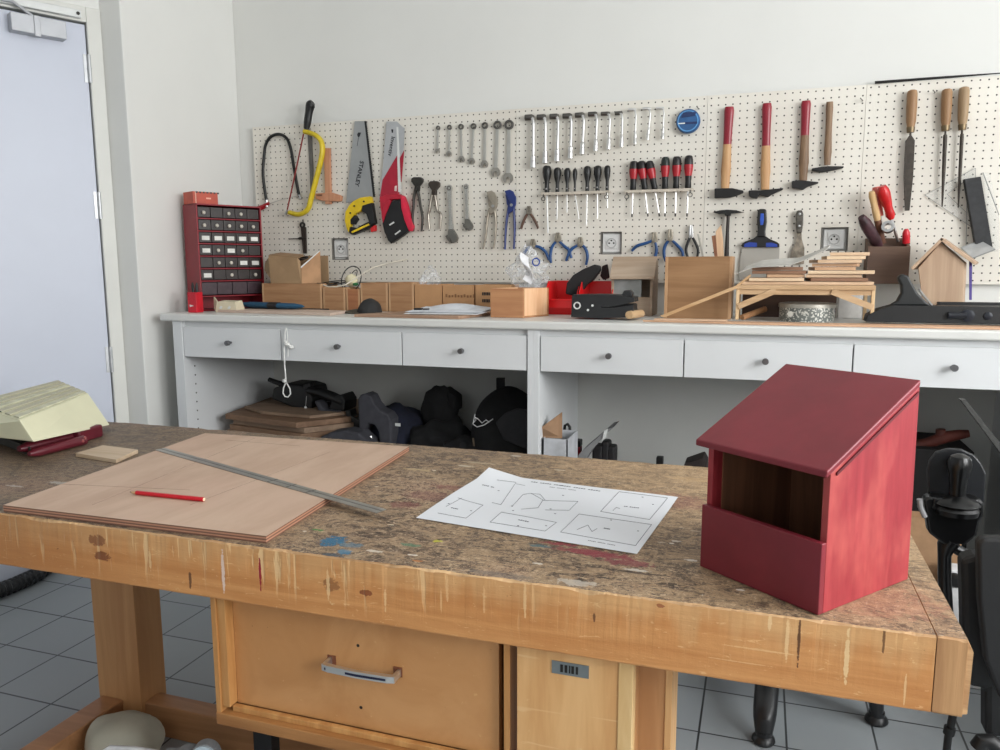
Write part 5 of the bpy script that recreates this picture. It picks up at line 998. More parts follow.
F_ = [frontspot(260, 573, .0022, .028, (150, 26, 44)), frontspot(223, 572, .003, .036, (226, 206, 196), .8), frontspot(102, 556, .018, .008, (112, 56, 28), .8), frontspot(97, 541, .02, .01, (120, 64, 34), .7), frontspot(190, 580, .003, .014, (70, 38, 26), .8), frontspot(366, 593, .010, .005, (120, 54, 26), .8),
      frontspot(331, 585, .014, .010, (112, 66, 36), .6), frontspot(799, 640, .0018, .035, (88, 54, 32), .9), frontspot(787, 640, .0022, .03, (226, 190, 140), .8), frontspot(847, 655, .0028, .036, (230, 196, 146), .9), frontspot(884, 638, .0016, .02, (110, 74, 44), .9), frontspot(770, 622, .0024, .016, (228, 192, 142), .9), frontspot(328, 585, .0028, .026, (226, 188, 138), .8),
      frontspot(525, 598, .0022, .03, (224, 186, 136), .8), frontspot(447, 588, .0022, .022, (226, 184, 132), .6), frontspot(484, 600, .0018, .022, (226, 184, 132), .5), frontspot(441, 600, .0015, .02, (226, 184, 132), .6), frontspot(594, 618, .002, .007, (90, 50, 28), .8), frontspot(905, 690, .0012, .02, (226, 190, 140), .7), frontspot(760, 650, .05, .0012, (226, 186, 134), .6), frontspot(740, 662, .04, .001, (226, 186, 134), .5), frontspot(150, 560, .0025, .02, (224, 186, 136), .8), frontspot(385, 600, .002, .02, (224, 186, 136), .7), frontspot(661, 606, .006, .003, (140, 74, 44), .8)]
col = spots(nt, col, F_, (0, 2), .9, 140)
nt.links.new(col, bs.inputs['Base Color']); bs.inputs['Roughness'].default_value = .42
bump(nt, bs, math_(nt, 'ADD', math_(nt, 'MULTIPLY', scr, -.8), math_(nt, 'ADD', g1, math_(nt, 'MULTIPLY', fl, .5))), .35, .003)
mraw = wood((176, 134, 92), (216, 178, 132), 'X', 1.6, .7, 2, name='raw splintered wood')
def slab_jag(x0, x1, name, mats, step=.0045, seed=0, alongx=True, capr=False):
    n = int((x1-x0)/step); q = MB(); vs = []; m = 8
    for i in range(n+1):
        x = x0+(x1-x0)*i/n; nf = lambda k, f: noise.noise(Vector((x*f, k*9.7+seed, 0)))
        chip = max(0, nf(1, 26))**1.2*.011+abs(nf(2, 90))*.0035; chip2 = max(0, nf(3, 22))*.010+abs(nf(4, 80))*.004; cb = max(0, nf(5, 30))*.006+abs(nf(7, 100))*.002
        ring = [(YK, BT-.10), (YF+.001+cb*.15, BT-.10), (YF, BT-.098+cb*.3), (YF+chip*.25, BT-.0015-chip*.75), (YF+.0015+chip2, BT), (YK-.002-chip*.9, BT), (YK, BT-.002-chip2*.9), (YK, BT-.05)]
        vs += [Vector((x, y, z)) for y, z in ring]
    fs = []; mi = []
    for i in range(n):
        for k in range(m):
            fs.append((i*m+k, i*m+(k+1) % m, (i+1)*m+(k+1) % m, (i+1)*m+k)); mi.append({3: 2, 4: 0, 5: 2}.get(k, 1))
    fs += [tuple(range(m))[::-1], tuple(range(n*m, (n+1)*m))]; mi += [1, 1]
    q.v = vs; q.f = fs; q.mi = mi; return q.build(name, mats, bench)
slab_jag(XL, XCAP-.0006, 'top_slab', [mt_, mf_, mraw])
mcap = wood((170, 124, 82), (200, 156, 108), 'Z', .8, .6, 2, name='end grain cap')
slab_jag(XCAP+.0006, XR, 'end_cap', [mt_, mcap, mraw], .002, 5)
# rounded, splintered right edge of the cap
q = MB(); n = 70; vs = []
for i in range(n+1):
    y = YF+.003+(YK-YF-.006)*i/n; a = .002+.006*abs(noise.noise(Vector((y*30, 3, 1))))
    vs += [Vector((XR-.001, y, BT-.098)), Vector((XR+.006, y, BT-.096)), Vector((XR+.007, y, BT-.012-a)), Vector((XR+.003-a*.5, y, BT-.002-a*.6)), Vector((XR-.001, y, BT-.0002))]
fs = [(i*5+k, i*5+(k+1) % 5, (i+1)*5+(k+1) % 5, (i+1)*5+k) for i in range(n) for k in range(5)]+[(4, 3, 2, 1, 0), tuple(n*5+k for k in range(5))]
q.v = vs; q.f = fs; q.mi = [0]*len(fs); q.build('splintered_edge', mraw, bench)
# trestle: legs and rails
lm_ = wood((180, 130, 84), (198, 150, 102), 'Z', .6, .5, name='varnished leg'); rm_ = wood((156, 110, 72), (178, 130, 90), 'X', .6, .45, name='varnished rail')
YL = 1.40; xl0, xl1 = xat(90, YL, 580), xat(133, YL, 590)
MB().box((xl0, YL, 0), (xl1, YL+.085, .599)).build('leg', lm_, bench, bevel=.002); pass
MB().box((xl0+.01, .86, .0), (xl0+.075, YL, .085)).build('side_rail', rm_, bench, bevel=.003)
MB().box((xl1, YL+.01, .0), (-.05, YL+.06, .082)).build('long_rail', rm_, bench, bevel=.003)
x0, x1 = xat(634.5, 1.10, 700), xat(672, 1.10, 700)
MB().box((x0, 1.10, 0), (x1-.010, 1.19, .599)).build('leg', lm_, bench, bevel=.001); MB().box((x1-.010, 1.098, 0), (x1, 1.19, .599)).build('pale_leg_edge', wood((206, 160, 108), (226, 186, 134), 'Z'), bench, bevel=.001)
x1 = xat(655, 1.62, 700); MB().box((x1-.09, 1.62, 0), (x1, 1.70, .599)).build('leg', lm_, bench, bevel=.001)
# hanging drawer unit
uy = 1.03; ux0, ux1, uz0, uz1 = -.868, -.345, .372, .599; fr = wood((184, 130, 74), (212, 162, 102), 'Z', .9, .5, name='drawer frame'); pnl, nt, bs = nodes('drawer panel')
a_ = noi(nt, coords(nt, (3, 3, 3)), 2.2, 5, .6, .8); b_ = noi(nt, coords(nt), 60, 4, .7)
col = mix(nt, ramp(nt, a_, .3, .7), lin((186, 132, 80)), lin((202, 150, 98))); col = mix(nt, math_(nt, 'MULTIPLY', ramp(nt, b_, .65, .72), .6), col, lin((214, 172, 118))); col = mix(nt, math_(nt, 'MULTIPLY', ramp(nt, b_, .30, .25), .6), col, lin((106, 62, 30)))
nt.links.new(col, bs.inputs['Base Color']); bs.inputs['Roughness'].default_value = .45; bump(nt, bs, b_, .15, .001)
du = MB(); du.box((ux0, uy, uz0), (ux0+.010, uy+.50, uz1)).box((ux0+.010, uy+.004, uz0+.02), (ux0+.026, uy+.03, uz1)); du.build('drawer_case_side', fr, bench, bevel=.001)
MB().box((ux0, uy-.002, uz0-.012), (ux1+.02, uy+.50, uz0+.010)).build('drawer_case_bottom', wood((150, 100, 54), (180, 128, 76), 'X', .9, .5), bench, bevel=.0015)
dwb = MB().box((ux0+.0262, uy+.024, uz0+.018), (ux1-.012, uy+.042, uz1-.001)).build('drawer_front', pnl, bench, bevel=.001)
q = MB(); q.box((ux0+.026, uy+.010, uz0+.010), (ux1-.012, uy+.020, uz0+.020)); q.build('bead', fr, dwb, bevel=.001)
a = W(321, 664, Y=uy+.0); b = W(396, 683, Y=uy+.0); zh = (a.z+b.z)/2
q = MB(); hx0, hx1 = a.x+.002, b.x-.002; hxm = (hx0+hx1)/2
q.prism([(hx0, uy+.024, zh+.006), (hx0, uy-.002, zh+.006), (hx0+.012, uy-.005, zh+.006), (hxm, uy-.007, zh+.006), (hx1-.012, uy-.005, zh+.006), (hx1, uy-.002, zh+.006), (hx1, uy+.024, zh+.006), (hx1-.005, uy+.024, zh+.006), (hx1-.006, uy+.004, zh+.006), (hxm, uy-.001, zh+.006), (hx0+.006, uy+.004, zh+.006), (hx0+.005, uy+.024, zh+.006)], (0, 0, -.011)); hd_ = q.build('handle', CH, dwb)
q = MB(); q.prism([(hx0+.006, uy-.0040, zh+.002), (hxm, uy-.0074, zh+.002), (hx1-.014, uy-.0052, zh+.002), (hx1-.014, uy-.0042, zh+.002), (hxm, uy-.0064, zh+.002), (hx0+.006, uy-.0030, zh+.002)], (0, 0, -.004)); q.build('dark_blue_groove', plain((26, 30, 60), .3), hd_)
for xx in (hx0+.004, hx1-.006): MB().box((xx-.008, uy+.0225, zh-.008), (xx+.008, uy+.0242, zh+.009)).build('worn_plate', plain((120, 70, 44), .6), dwb, bevel=.001)
for p in ((358, 645.5), (361, 707.5)): c = W(*p, Y=uy+.024); MB().lathe((c.x, uy+.0245, c.z), (0, -1, 0), [(.0028, 0), (.0028, .0008), (0, .0008)], 10).build('screw_hole', IRON, dwb)
MB().box((ux1+.000, uy+.01, .10), (ux1+.010, uy+.45, uz1)).build('divider_board', fr, bench, bevel=.001)
MB().box((ux0+.01, uy+.48, uz0), (ux1, uy+.50, uz1)).build('drawer_case_back', fr, bench)
MB().box((ux1-.011, uy+.06, uz0+.01), (ux1-.001, uy+.44, uz1)).build('dark_runner', plain((60, 40, 26), .7), bench)  # dark infill painted as the shade in the gap beside the drawer
# right panel cupboard
cx0, cx1 = -.322, -.170; cpn, nt, bs = nodes('cupboard panel'); a_ = noi(nt, coords(nt, (18, 3, 2)), 1.6, 5, .6, .3); b_ = noi(nt, coords(nt), 60, 4, .7); c_ = noi(nt, coords(nt, (3, 3, 60)), 1.4, 3, .5, 1)
col = mix(nt, ramp(nt, a_, .32, .7), lin((208, 156, 100)), lin((224, 178, 122))); col = mix(nt, math_(nt, 'MULTIPLY', ramp(nt, b_, .64, .72), .6), col, lin((226, 188, 136))); col = mix(nt, math_(nt, 'MULTIPLY', ramp(nt, c_, .66, .70), .6), col, lin((228, 190, 138)))
nt.links.new(col, bs.inputs['Base Color']); bs.inputs['Roughness'].default_value = .45
cp = MB().box((cx0, uy+.004, .10), (cx1, uy+.022, uz1)).build('cupboard_panel', cpn, bench, bevel=.001)
MB().box((cx1, uy+.002, .10), (cx1+.021, uy+.03, uz1)).build('pale_edge_strip', wood((214, 176, 120), (234, 204, 152), 'Z', 1, .5), bench, bevel=.001)
MB().box((cx1+.003, uy+.03, .10), (cx1+.020, uy+.07, uz1)).build('cupboard_side', lm_, bench)
x0, x1, z0, z1 = -.268, -.213, .557, .5765; pm_ = MB().box((x0, uy+.0025, z0), (x1, uy+.0042, z1)).build('grey_number_tag', plain((128, 136, 138), .35, .4, .05), cp)
for i, (o_, w_) in enumerate(((.013, .004), (.0195, .004), (.026, .002), (.0295, .004), (.036, .0035))): MB().box((x0+o_, uy+.0018, z0+.004), (x0+o_+w_, uy+.0026, z1-.004)).build('stamped_mark', IRON, pm_)
# ---------------------------------------------------------------- on the bench
def bslab(pts, z, th, mats, name, lab, cat, bev=0):
    p = [W(x, y, Z=z+th) for x, y in pts]; q = MB(); q.prism([Vector((v.x, v.y, z)) for v in p], (0, 0, th)); return tag(q.build(name, mats, bevel=bev), lab, cat)
pb_, nt, bs = nodes('pinkish plywood sheet'); sxy = N(nt, 'ShaderNodeSeparateXYZ'); tcx = N(nt, 'ShaderNodeTexCoord'); nt.links.new(tcx.outputs['Object'], sxy.inputs[0])
a_ = noi(nt, coords(nt, (9, 2.5, 9)), 1.5, 5, .6, .4); b_ = noi(nt, coords(nt), 3, 3)
face = mix(nt, ramp(nt, a_, .3, .7), lin((186, 156, 134)), lin((200, 172, 150))); face = mix(nt, math_(nt, 'MULTIPLY', ramp(nt, b_, .5, .7), .3), face, lin((196, 160, 142)))
pls = math_(nt, 'FRACT', math_(nt, 'MULTIPLY', sxy.outputs[2], 1/.0050)); edge = mix(nt, ramp(nt, pls, .45, .55), lin((116, 82, 66)), lin((178, 130, 104)))
nt.links.new(mix(nt, ramp(nt, sxy.outputs[2], .0121, .0123), edge, face), bs.inputs['Base Color']); bs.inputs['Roughness'].default_value = .6
sheet = bslab([(3, 505), (266, 536), (409, 446.5), (205, 433)], BT+.0004, .0125, pb_, 'plywood_sheet', 'large pinkish plywood sheet lying on the workbench under the red pencil', 'board')
q = MB()
def penline(a, b, q, w_=.00035): A = W(*a, Z=BT+.0130); B_ = W(*b, Z=BT+.0130); q.tube([A, B_], w_, 4)
for a, b in (((60, 484), (190, 490)), ((92, 505), (255, 438)), ((190, 505), (330, 452)), ((225, 440), (300, 446))): penline(a, b, q)
# pencil marks are one faint drawing on the sheet
q.build('pencil_line', plain((150, 130, 116), .8), sheet)
t0 = W(155, 450, Z=BT+.0140); t1 = W(376, 513, Z=BT+.0140); d_ = (t1-t0).normalized(); n_ = Vector((-d_.y, d_.x, 0)); t0.z = t1.z = BT+.0134
t = thing('steel_rule', t0.lerp(t1, .5), 'long steel rule lying across the plywood sheet and past its edge', 'ruler')
q = MB(); q.obox(t0, t1-t0, n_*.025, Vector((0, 0, .0012))); q.build('rule', plain((168, 168, 164), .32, .8, .05, 20), t)
q = MB(); q.obox(t0+Vector((0, 0, .0012))+n_*.012, t1-t0, n_*.004, Vector((0, 0, .0002))); q.build('groove_line', plain((130, 130, 128), .4, .6), t)
for k in (.58, .66, .74):
    q = MB(); q.obox(t0.lerp(t1, k)+Vector((0, 0, .0012)), d_*.003, n_*.025, Vector((0, 0, .0002))); q.build('dark_scale_mark', plain((90, 84, 78), .5), t)
p0 = W(130, 492, Z=BT+.0175); p1 = W(204, 499.5, Z=BT+.0175); zc_ = BT+.0176; p0.z = p1.z = zc_
t = thing('pencil', p0.lerp(p1, .5)-up*.004, 'red carpenter pencil lying on the plywood sheet', 'pencil')
q = MB(); q.tube([p0.lerp(p1, .09), p1], .0043, 6, up=(0, 0, 1)); q.build('body', plain((196, 14, 34), .35), t)
q = MB(); q.tube([p0.lerp(p1, .02), p0.lerp(p1, .09)], [.0016, .0042], 6, up=(0, 0, 1)); q.build('sharpened_wood', plain((206, 172, 130), .6), t)
q = MB(); q.tube([p0, p0.lerp(p1, .022)], [.0005, .0016], 6, up=(0, 0, 1)); q.build('lead', IRON, t)
q = MB(); q.tube([p1, p1+(p1-p0)*.004], [.0040, .0036], 6, up=(0, 0, 1)); q.build('end_wood', plain((214, 190, 160), .6), t)
bslab([(75.5, 453), (116, 459.5), (138, 449.5), (103, 445)], BT+.0004, .009, wood((186, 162, 134), (206, 184, 158), 'X'), 'small_offcut', 'small square wood offcut lying beside the large plywood sheet', 'offcut', .0005)
# drawing sheet
t = thing('drawing_sheet', W(550, 515, Z=BT), 'large white paper with a printed plan of a nest box, lying on the workbench', 'paper')
c0, c1, c2, c3 = [W(x, y, Z=BT+.003) for x, y in ((416, 517), (637, 553), (678, 497), (489, 473))]
def pf_(u, v, dz=0):
    p = (c0*(1-u)+c1*u)*(1-v)+(c3*(1-u)+c2*u)*v; e = .004*max(0, 1-u*4)*v+.012*max(0, v-.8)*5*max(0, 1-u*5)*.8+.0018*math.sin(u*5)*math.sin(v*4)+.003*max(0, .12-u)*8*math.sin(v*3.1)
    return Vector((p.x, p.y, BT+.0016+dz+max(0, e)))
MB().sheet(lambda u, v: pf_(u, v), 26, 16, .0004).build('paper', plain((222, 224, 228), .7, 0, .008, 4), t, smooth=True)
from mathutils.geometry import intersect_line_plane
def puv(px, py):
    p = W(px, py, Z=BT+.003)
    a = c1-c0; b = c3-c0; u = v = .5
    for _ in range(12):
        f_ = pf_(u, v); fu = (pf_(u+.01, v)-f_)/.01; fv = (pf_(u, v+.01)-f_)/.01; dx, dy = p.x-f_.x, p.y-f_.y; D = fu.x*fv.y-fu.y*fv.x
        u += (dx*fv.y-dy*fv.x)/D; v += (fu.x*dy-fu.y*dx)/D
    return u, v
prn = plain((92, 94, 102), .7, name='printed line')
lines = [[(619, 491.5), (667.5, 498), (649.5, 519), (600.5, 511), (619, 491.5)], [(579, 513.5), (651.5, 524), (635.5, 545), (560.5, 531.5), (579, 513.5)], [(501.5, 512.5), (556.5, 522), (545, 530.6), (490, 522), (501.5, 512.5)],
         [(497, 481), (516, 482), (501, 505), (492, 503)], [(458, 499), (483, 505.5), (466, 518), (438, 513)], [(512, 507), (523, 494.5), (531, 493), (543, 500), (538, 508), (521, 509.5)], [(543, 500.5), (578, 501), (569, 510), (545, 510)], [(531, 493.5), (540, 494), (545, 500)],
         [(577, 529), (588, 524.5), (592, 531), (597, 528)], [(613, 510), (616, 507), (620, 508)], [(446, 507), (462, 499)], [(516, 483.5), (525, 485)]]
q = MB()
for L_ in lines:
    for a, b in zip(L_, L_[1:]):
        ua, ub = puv(*a), puv(*b); n = 6; P_ = [pf_(ua[0]+(ub[0]-ua[0])*k/n, ua[1]+(ub[1]-ua[1])*k/n, .0004) for k in range(n+1)]; q.tube(P_, .00045, 4)
q.build('printed_drawing', prn, t)
def ptxt(a, b, n, h_, q):
    ua, ub = puv(*a), puv(*b)
    for k in range(n):
        if (k*7+n) % 6 == 5: continue
        f0, f1 = k/n, (k+.68)/n; A = pf_(ua[0]+(ub[0]-ua[0])*f0, ua[1]+(ub[1]-ua[1])*f0, .0003); B_ = pf_(ua[0]+(ub[0]-ua[0])*f1, ua[1]+(ub[1]-ua[1])*f1, .0003); w_ = Vector((-(B_-A).y, (B_-A).x, 0)).normalized()*h_*(1 if k % 2 else .8)
        q.obox(A, B_-A, w_, Vector((0, 0, .0003)))
q = MB(); ptxt((531, 481.5), (563, 485.5), 14, .0042, q); ptxt((559, 485), (603, 491.3), 18, .0042, q); ptxt((549.5, 486.5), (576, 490), 14, .0022, q); ptxt((624, 506), (641, 508), 9, .004, q); ptxt((602, 527.5), (610, 529), 5, .004, q); ptxt((518, 520), (531, 522.5), 6, .004, q)
ptxt((482, 486), (494, 488), 7, .004, q); ptxt((449, 508), (458, 509.5), 5, .0035, q); ptxt((588, 540), (617, 545.3), 18, .002, q)
for p in ((652, 504), (637, 530.5), (545, 525.5), (497.5, 491), (447.5, 504.5), (470, 511), (512, 511), (549.5, 509), (517, 525.5), (554, 513.5), (610, 519.5), (511, 506.5), (562, 495), (641.5, 497)): ptxt(p, (p[0]+2.5, p[1]+.4), 1, .003, q)
q.build('printed_lettering', plain((70, 72, 84), .7), t)
# ---------------------------------------------------------------- red nest box
Bv = Vector((.087, 1.027, BT+.0004)); u_ = Vector((.786, -.618, 0)).normalized(); v_ = Vector((.618, .786, 0)).normalized()
t = thing('nest_box', Bv-u_*.1+v_*.1, 'dark red painted open-fronted wooden nest box with a sloping roof on the workbench', 'nest box')
rp, nt, bs = nodes('thin red paint on wood'); g = noi(nt, coords(nt, (26, 26, 3)), 1.5, 5, .65, .5); g2 = noi(nt, coords(nt, (6, 6, 3)), 1.6, 4)
col = mix(nt, ramp(nt, g, .35, .72), lin((138, 36, 44)), lin((160, 52, 58))); col = mix(nt, math_(nt, 'MULTIPLY', ramp(nt, g2, .50, .70), .6), col, lin((188, 90, 82)))
nt.links.new(col, bs.inputs['Base Color']); bs.inputs['Roughness'].default_value = .5; bump(nt, bs, g, .2, .001)
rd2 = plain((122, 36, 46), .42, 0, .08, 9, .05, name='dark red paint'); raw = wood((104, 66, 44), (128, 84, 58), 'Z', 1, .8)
def bp(a, b, z): return Bv+u_*a+v_*b+Vector((0, 0, z))
th = .010; Wd = .200; Dp = .203; hf = .187; hb = .281
def sidew(a0, mat, nm, lit):
    q = MB(); q.prism([bp(a0, .010, 0), bp(a0, Dp+.008, 0), bp(a0, Dp+.002, hb), bp(a0, .010, hf)], u_*th); return q.build(nm, mat, t, bevel=.001)
sidew(-th, rp, 'side_wall', 1); sidew(-Wd, rp, 'side_wall', 0)
q = MB(); q.obox(bp(-Wd, 0, 0), u_*Wd, v_*.010, Vector((0, 0, .096))); q.build('front_board', rd2, t, bevel=.0012)
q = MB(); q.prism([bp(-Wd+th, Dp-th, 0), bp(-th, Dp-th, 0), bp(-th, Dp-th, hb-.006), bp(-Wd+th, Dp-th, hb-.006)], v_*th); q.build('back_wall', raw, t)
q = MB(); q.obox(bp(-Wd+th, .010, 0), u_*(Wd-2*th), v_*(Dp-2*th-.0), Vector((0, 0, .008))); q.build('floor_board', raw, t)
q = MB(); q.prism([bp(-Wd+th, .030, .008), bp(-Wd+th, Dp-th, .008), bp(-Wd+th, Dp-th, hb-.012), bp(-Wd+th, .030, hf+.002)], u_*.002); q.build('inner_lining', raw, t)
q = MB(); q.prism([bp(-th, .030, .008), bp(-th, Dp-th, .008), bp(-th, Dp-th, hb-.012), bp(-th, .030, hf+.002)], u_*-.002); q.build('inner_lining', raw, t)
ro = v_*(-.012)+Vector((0, 0, -.006)); sl = (bp(0, Dp, hb)-bp(0, .010, hf)); A = bp(-Wd-.016, .010, hf+.0005)-sl*.055; q = MB()
q.obox(A, u_*(Wd+.018), sl*1.055, Vector((0, 0, .0095))); q.build('roof', rd2, t, bevel=.002)
q = MB(); q.obox(bp(.0002, Dp*.10, hf-.004), u_*.0022, sl*.93, Vector((0, 0, .004))); q.build('roof_seam', plain((96, 24, 32), .5), t)
# ---------------------------------------------------------------- cream block on a burgundy case, left end of the bench
zb_ = BT+.022; cm_ = plain((214, 212, 182), .6, 0, .03, 6, name='cream cover'); cg, nt, bs = nodes('ribbed cream top')
t0_, t1_ = W(19, 420, Z=.800), W(88, 393, Z=.800); fd_ = (t1_-t0_).normalized(); bd_ = Vector((-fd_.y, fd_.x, 0))
b0 = W(34, 442, Z=.752); b1 = W(110, 425, Z=.722); t2_, t3_ = W(57, 380, Z=.80), W(-32, 403, Z=.80); tb_ = t3_-t0_; zb_ = .7165
b2_ = t2_+bd_*.03+fd_*.05; b2_.z = .72; b3_ = W(-62, 431, Z=.740)
t = thing('cream_block', b0.lerp(b1, .5), 'cream block with sloping sides and grooved top at the left end of the workbench', 'block')
q = MB(); q.hull8([b0, b1, b2_, b3_, t0_, t1_, t2_, t3_]); o = q.build('body', cm_, t, bevel=.003)
for k in range(6):
    f0, f1 = .03+k/6.3, .03+k/6.3+.62/6.3; e0, e1 = t1_-t0_, t2_-t3_
    q = MB(); q.prism([t0_.lerp(t3_, f0)+e0*.02, t1_.lerp(t2_, f0)-e0*.02, t1_.lerp(t2_, f1)-e0*.02, t0_.lerp(t3_, f1)+e0*.02], up*.004); q.build('rib', plain((184, 180, 156), .6, 0, .06) if k % 3 else plain((200, 198, 172), .6), t, bevel=.0008)
q = MB(); gz = lambda p, z: Vector((p.x, p.y, z)); n0, n1 = b0+tb_*.22+fd_*.03, b0.lerp(b1, .7)+tb_*.22; n2, n3 = n1+tb_*.6, n0+tb_*.6; q.hull8([gz(n0, BT+.0005), gz(n1, BT+.0005), gz(n2, BT+.0005), gz(n3, BT+.0005), gz(n0, BT+.021), gz(n1, BT+.021), gz(n2, BT+.021), gz(n3, BT+.021)]); tag(q.build('black_tray', plain((50, 50, 46), .6)), 'dark flat tray under the cream block', 'tray')
# burgundy case: two long bars with a thick end
bm_ = plain((92, 26, 38), .35, 0, .1, 20, name='burgundy leather')
t = thing('burgundy_case', W(60, 446, Z=BT), 'burgundy leather case with a thicker right end lying beside the cream block', 'case')
def btube(pts, r, nm, fl_=.9):
    q = MB(); P_ = [W(x, y, Z=BT+z) for x, y, z in pts]; q.tube(P_, r, 12, fl_, up=(0, 0, 1)); q.build(nm, bm_, t, smooth=True)
btube([(19, 449, .018), (28, 447, .018), (60, 439, .019), (84, 432, .020)], [.008, .015, .015, .015], 'back_bar'); btube([(29, 454, .014), (37, 452, .014), (60, 446, .014), (84, 440, .015)], [.006, .013, .0135, .0135], 'front_bar')
q = MB(); A = W(80, 444, Z=BT+.001); B_ = W(104, 436.5, Z=BT+.001); q.obox(A, B_-A, Vector((-(B_-A).y, (B_-A).x, 0)).normalized()*.04, up*.034); q.build('thick_end', bm_, t, bevel=.006, seg=3)
for p in ((82.5, 441), (84.5, 438)): q = MB(); q.lathe(W(*p, Z=BT+.026), bd_*-1, [(.004, 0), (.004, .003), (0, .0035)], 10); q.build('stud', plain((150, 80, 80), .3), t, smooth=True)
# ================================================================ INSIDE THE OPEN BAYS
brd = wood((128, 104, 84), (152, 128, 106), 'X', .7, .7, name='brown hardboard'); SH = .3505
def xy(px, py, Y): v = W(px, py, Y=Y); return (v.x, v.y)
def stackboard(pts, z, th, mat, lab, grp='boards stacked in the left bay'):
    return tag(MB().prism([Vector((x, y, z)) for x, y in pts], (0, 0, th)).build('stored_board', mat, bevel=.0008), lab, 'board', grp)
zt_ = .553; base_ = [(-2.04, 2.60), (-1.66, 2.53), (-1.50, 2.72), (-1.60, 3.00), (-2.10, 3.00)]
n_b = 9; hh = (zt_-SH)/n_b
for k in range(n_b):
    ox, oy = .014*math.sin(k*2.1), .010*math.sin(k*3.7)
    lb = ['lowest board of the stack in the left bay', 'second board from the bottom of the left bay stack', 'third board from the bottom of the left bay stack', 'fourth board from the bottom of the left bay stack', 'fifth board, in the middle of the left bay stack', 'fourth board from the top of the left bay stack', 'third board from the top of the left bay stack', 'second board from the top of the left bay stack', 'top full board of the stack in the left bay'][k]
    stackboard([(x+ox, y+oy) for x, y in base_], SH+hh*k, hh*.93, brd if k % 2 else wood((112, 84, 62), (140, 110, 86), 'X', .7, .7), lb)
zt2 = zt_+.0005
stackboard([(-2.04, 2.70), (-1.90, 2.62), (-1.66, 2.60), (-1.52, 2.76), (-1.60, 3.0), (-2.0, 3.0)], zt2, .012, brd, 'topmost board of the left bay stack, smaller, with a pale cut edge')
o = bpy.data.objects['stored_board']
zt3 = zt2+.0125
# black wheeled case / tool across the boards
t = thing('strapped_device', W(300, 400, Y=2.80), 'black angular device with straps lying on the stacked boards in the left bay', 'device')
bl = plain((14, 14, 15), .5, 0, .2); Yd = 2.74
MB().prism([W(x, y, Y=Yd) for x, y in ((273, 388), (284, 384), (299, 385), (309, 388), (312, 400), (312, 412), (298, 410), (271, 399))], (0, .14, 0)).build('body', bl, t, bevel=.008)
q = MB(); q.tube([W(269, 379.5, Y=Yd+.05), W(277, 382.5, Y=Yd+.05), W(290, 387, Y=Yd+.05)], [.010, .011, .013], 12); q.build('grip_tube', bl, t, smooth=True)
MB().prism([W(x, y, Y=Yd-.01) for x, y in ((303, 384.5), (309, 383), (310.5, 386), (308, 389), (303, 388))], (0, .04, 0)).build('knob', bl, t, bevel=.003)
q = MB(); q.tube([W(309, 390, Y=Yd), W(320, 392, Y=Yd), W(333, 397, Y=Yd), W(344, 402, Y=Yd)], [.020, .024, .026, .024], 12, .8); q.build('arm', bl, t, smooth=True)
MB().prism([W(x, y, Y=Yd-.02) for x, y in ((334, 396.5), (341, 394.5), (345, 401), (344.5, 411), (338, 412), (328, 409))], (0, .10, 0)).build('end_block', bl, t, bevel=.005)
q = MB(); q.tube([W(306.5, 396, Y=Yd-.004), W(306, 402, Y=Yd-.005), W(305.5, 407, Y=Yd-.004)], .0012, 6); q.build('cord', plain((150, 150, 150), .5), t); q = MB(); q.blob(W(305.5, 407.5, Y=Yd-.006), (.006, .005, .006), 1, .02, n=10, m=8); q.build('cord_end', WHITE, t, smooth=True)
for px_ in (290, 325): q = MB(); v = W(px_, 402, Y=Yd+.08); q.box((v.x-.015, v.y, zt3), (v.x+.015, v.y+.03, v.z)); q.build('foot', bl, t, bevel=.003)
padm = plain((58, 58, 64), .85, 0, .12, 30, .2, name='grey padded fabric'); blk = plain((13, 13, 15), .9, 0, .3, 40, .3, name='black cloth'); navy = plain((20, 24, 42), .9, 0, .2, 30, .2, name='navy cloth')
def lump(c, r, mat, name, lab, cat, seed=1, amp=.12, parts=None, grp=None):
    t = thing(name, Vector((c[0], c[1], c[2]-r[2])), lab, cat, grp); q = MB(); q.blob(c, r, seed, amp, 2.0, 36, 24, flatz=c[2]-r[2]*.92); q.build('body', mat, t, smooth=True); return t
# grey padded head-rest shapes
t = thing('padded_headrest', W(378, 430, Y=2.62), 'dark grey padded headrest standing upright behind the workbench in the left bay', 'pad'); 
P_ = [W(x, y, Y=2.62) for x, y in ((357.5, 399), (360, 395), (365, 393.5), (370, 396), (374, 404), (379, 410), (387, 414), (391, 420), (391, 436), (389, 460), (381, 460), (378, 432), (374, 425), (368, 424), (365, 430), (362, 460), (360, 445), (358, 415))]
MB().prism(P_, (0, .07, 0)).build('pad', padm, t, bevel=.012, seg=3)
q = MB(); q.tube([W(373, 455, Y=2.60), W(370.5, 436, Y=2.61)], .009, 10); q.build('metal_post', STEEL, t, smooth=True)
t = thing('low_cushion', W(335, 440, Y=2.60), 'low dark grey padded cushion between the boards and the upright headrest', 'pad')
P_ = [W(x, y, Y=2.56) for x, y in ((312, 452), (320, 437), (330, 432.5), (345, 430.5), (358, 433), (368, 442), (372, 460), (312, 470))]; MB().prism(P_, (0, .09, 0)).build('pad', padm, t, bevel=.012, seg=3)
t = thing('padded_wedge', W(340, 420, Y=2.70), 'dark grey padded wedge rising between the black device and the headrest', 'pad')
P_ = [W(x, y, Y=2.70) for x, y in ((313, 401), (318, 402), (324, 410), (338, 411), (348, 418), (353, 430), (356, 460), (325, 460), (322, 420))]; MB().prism(P_, (0, .06, 0)).build('pad', padm, t, bevel=.010, seg=3)
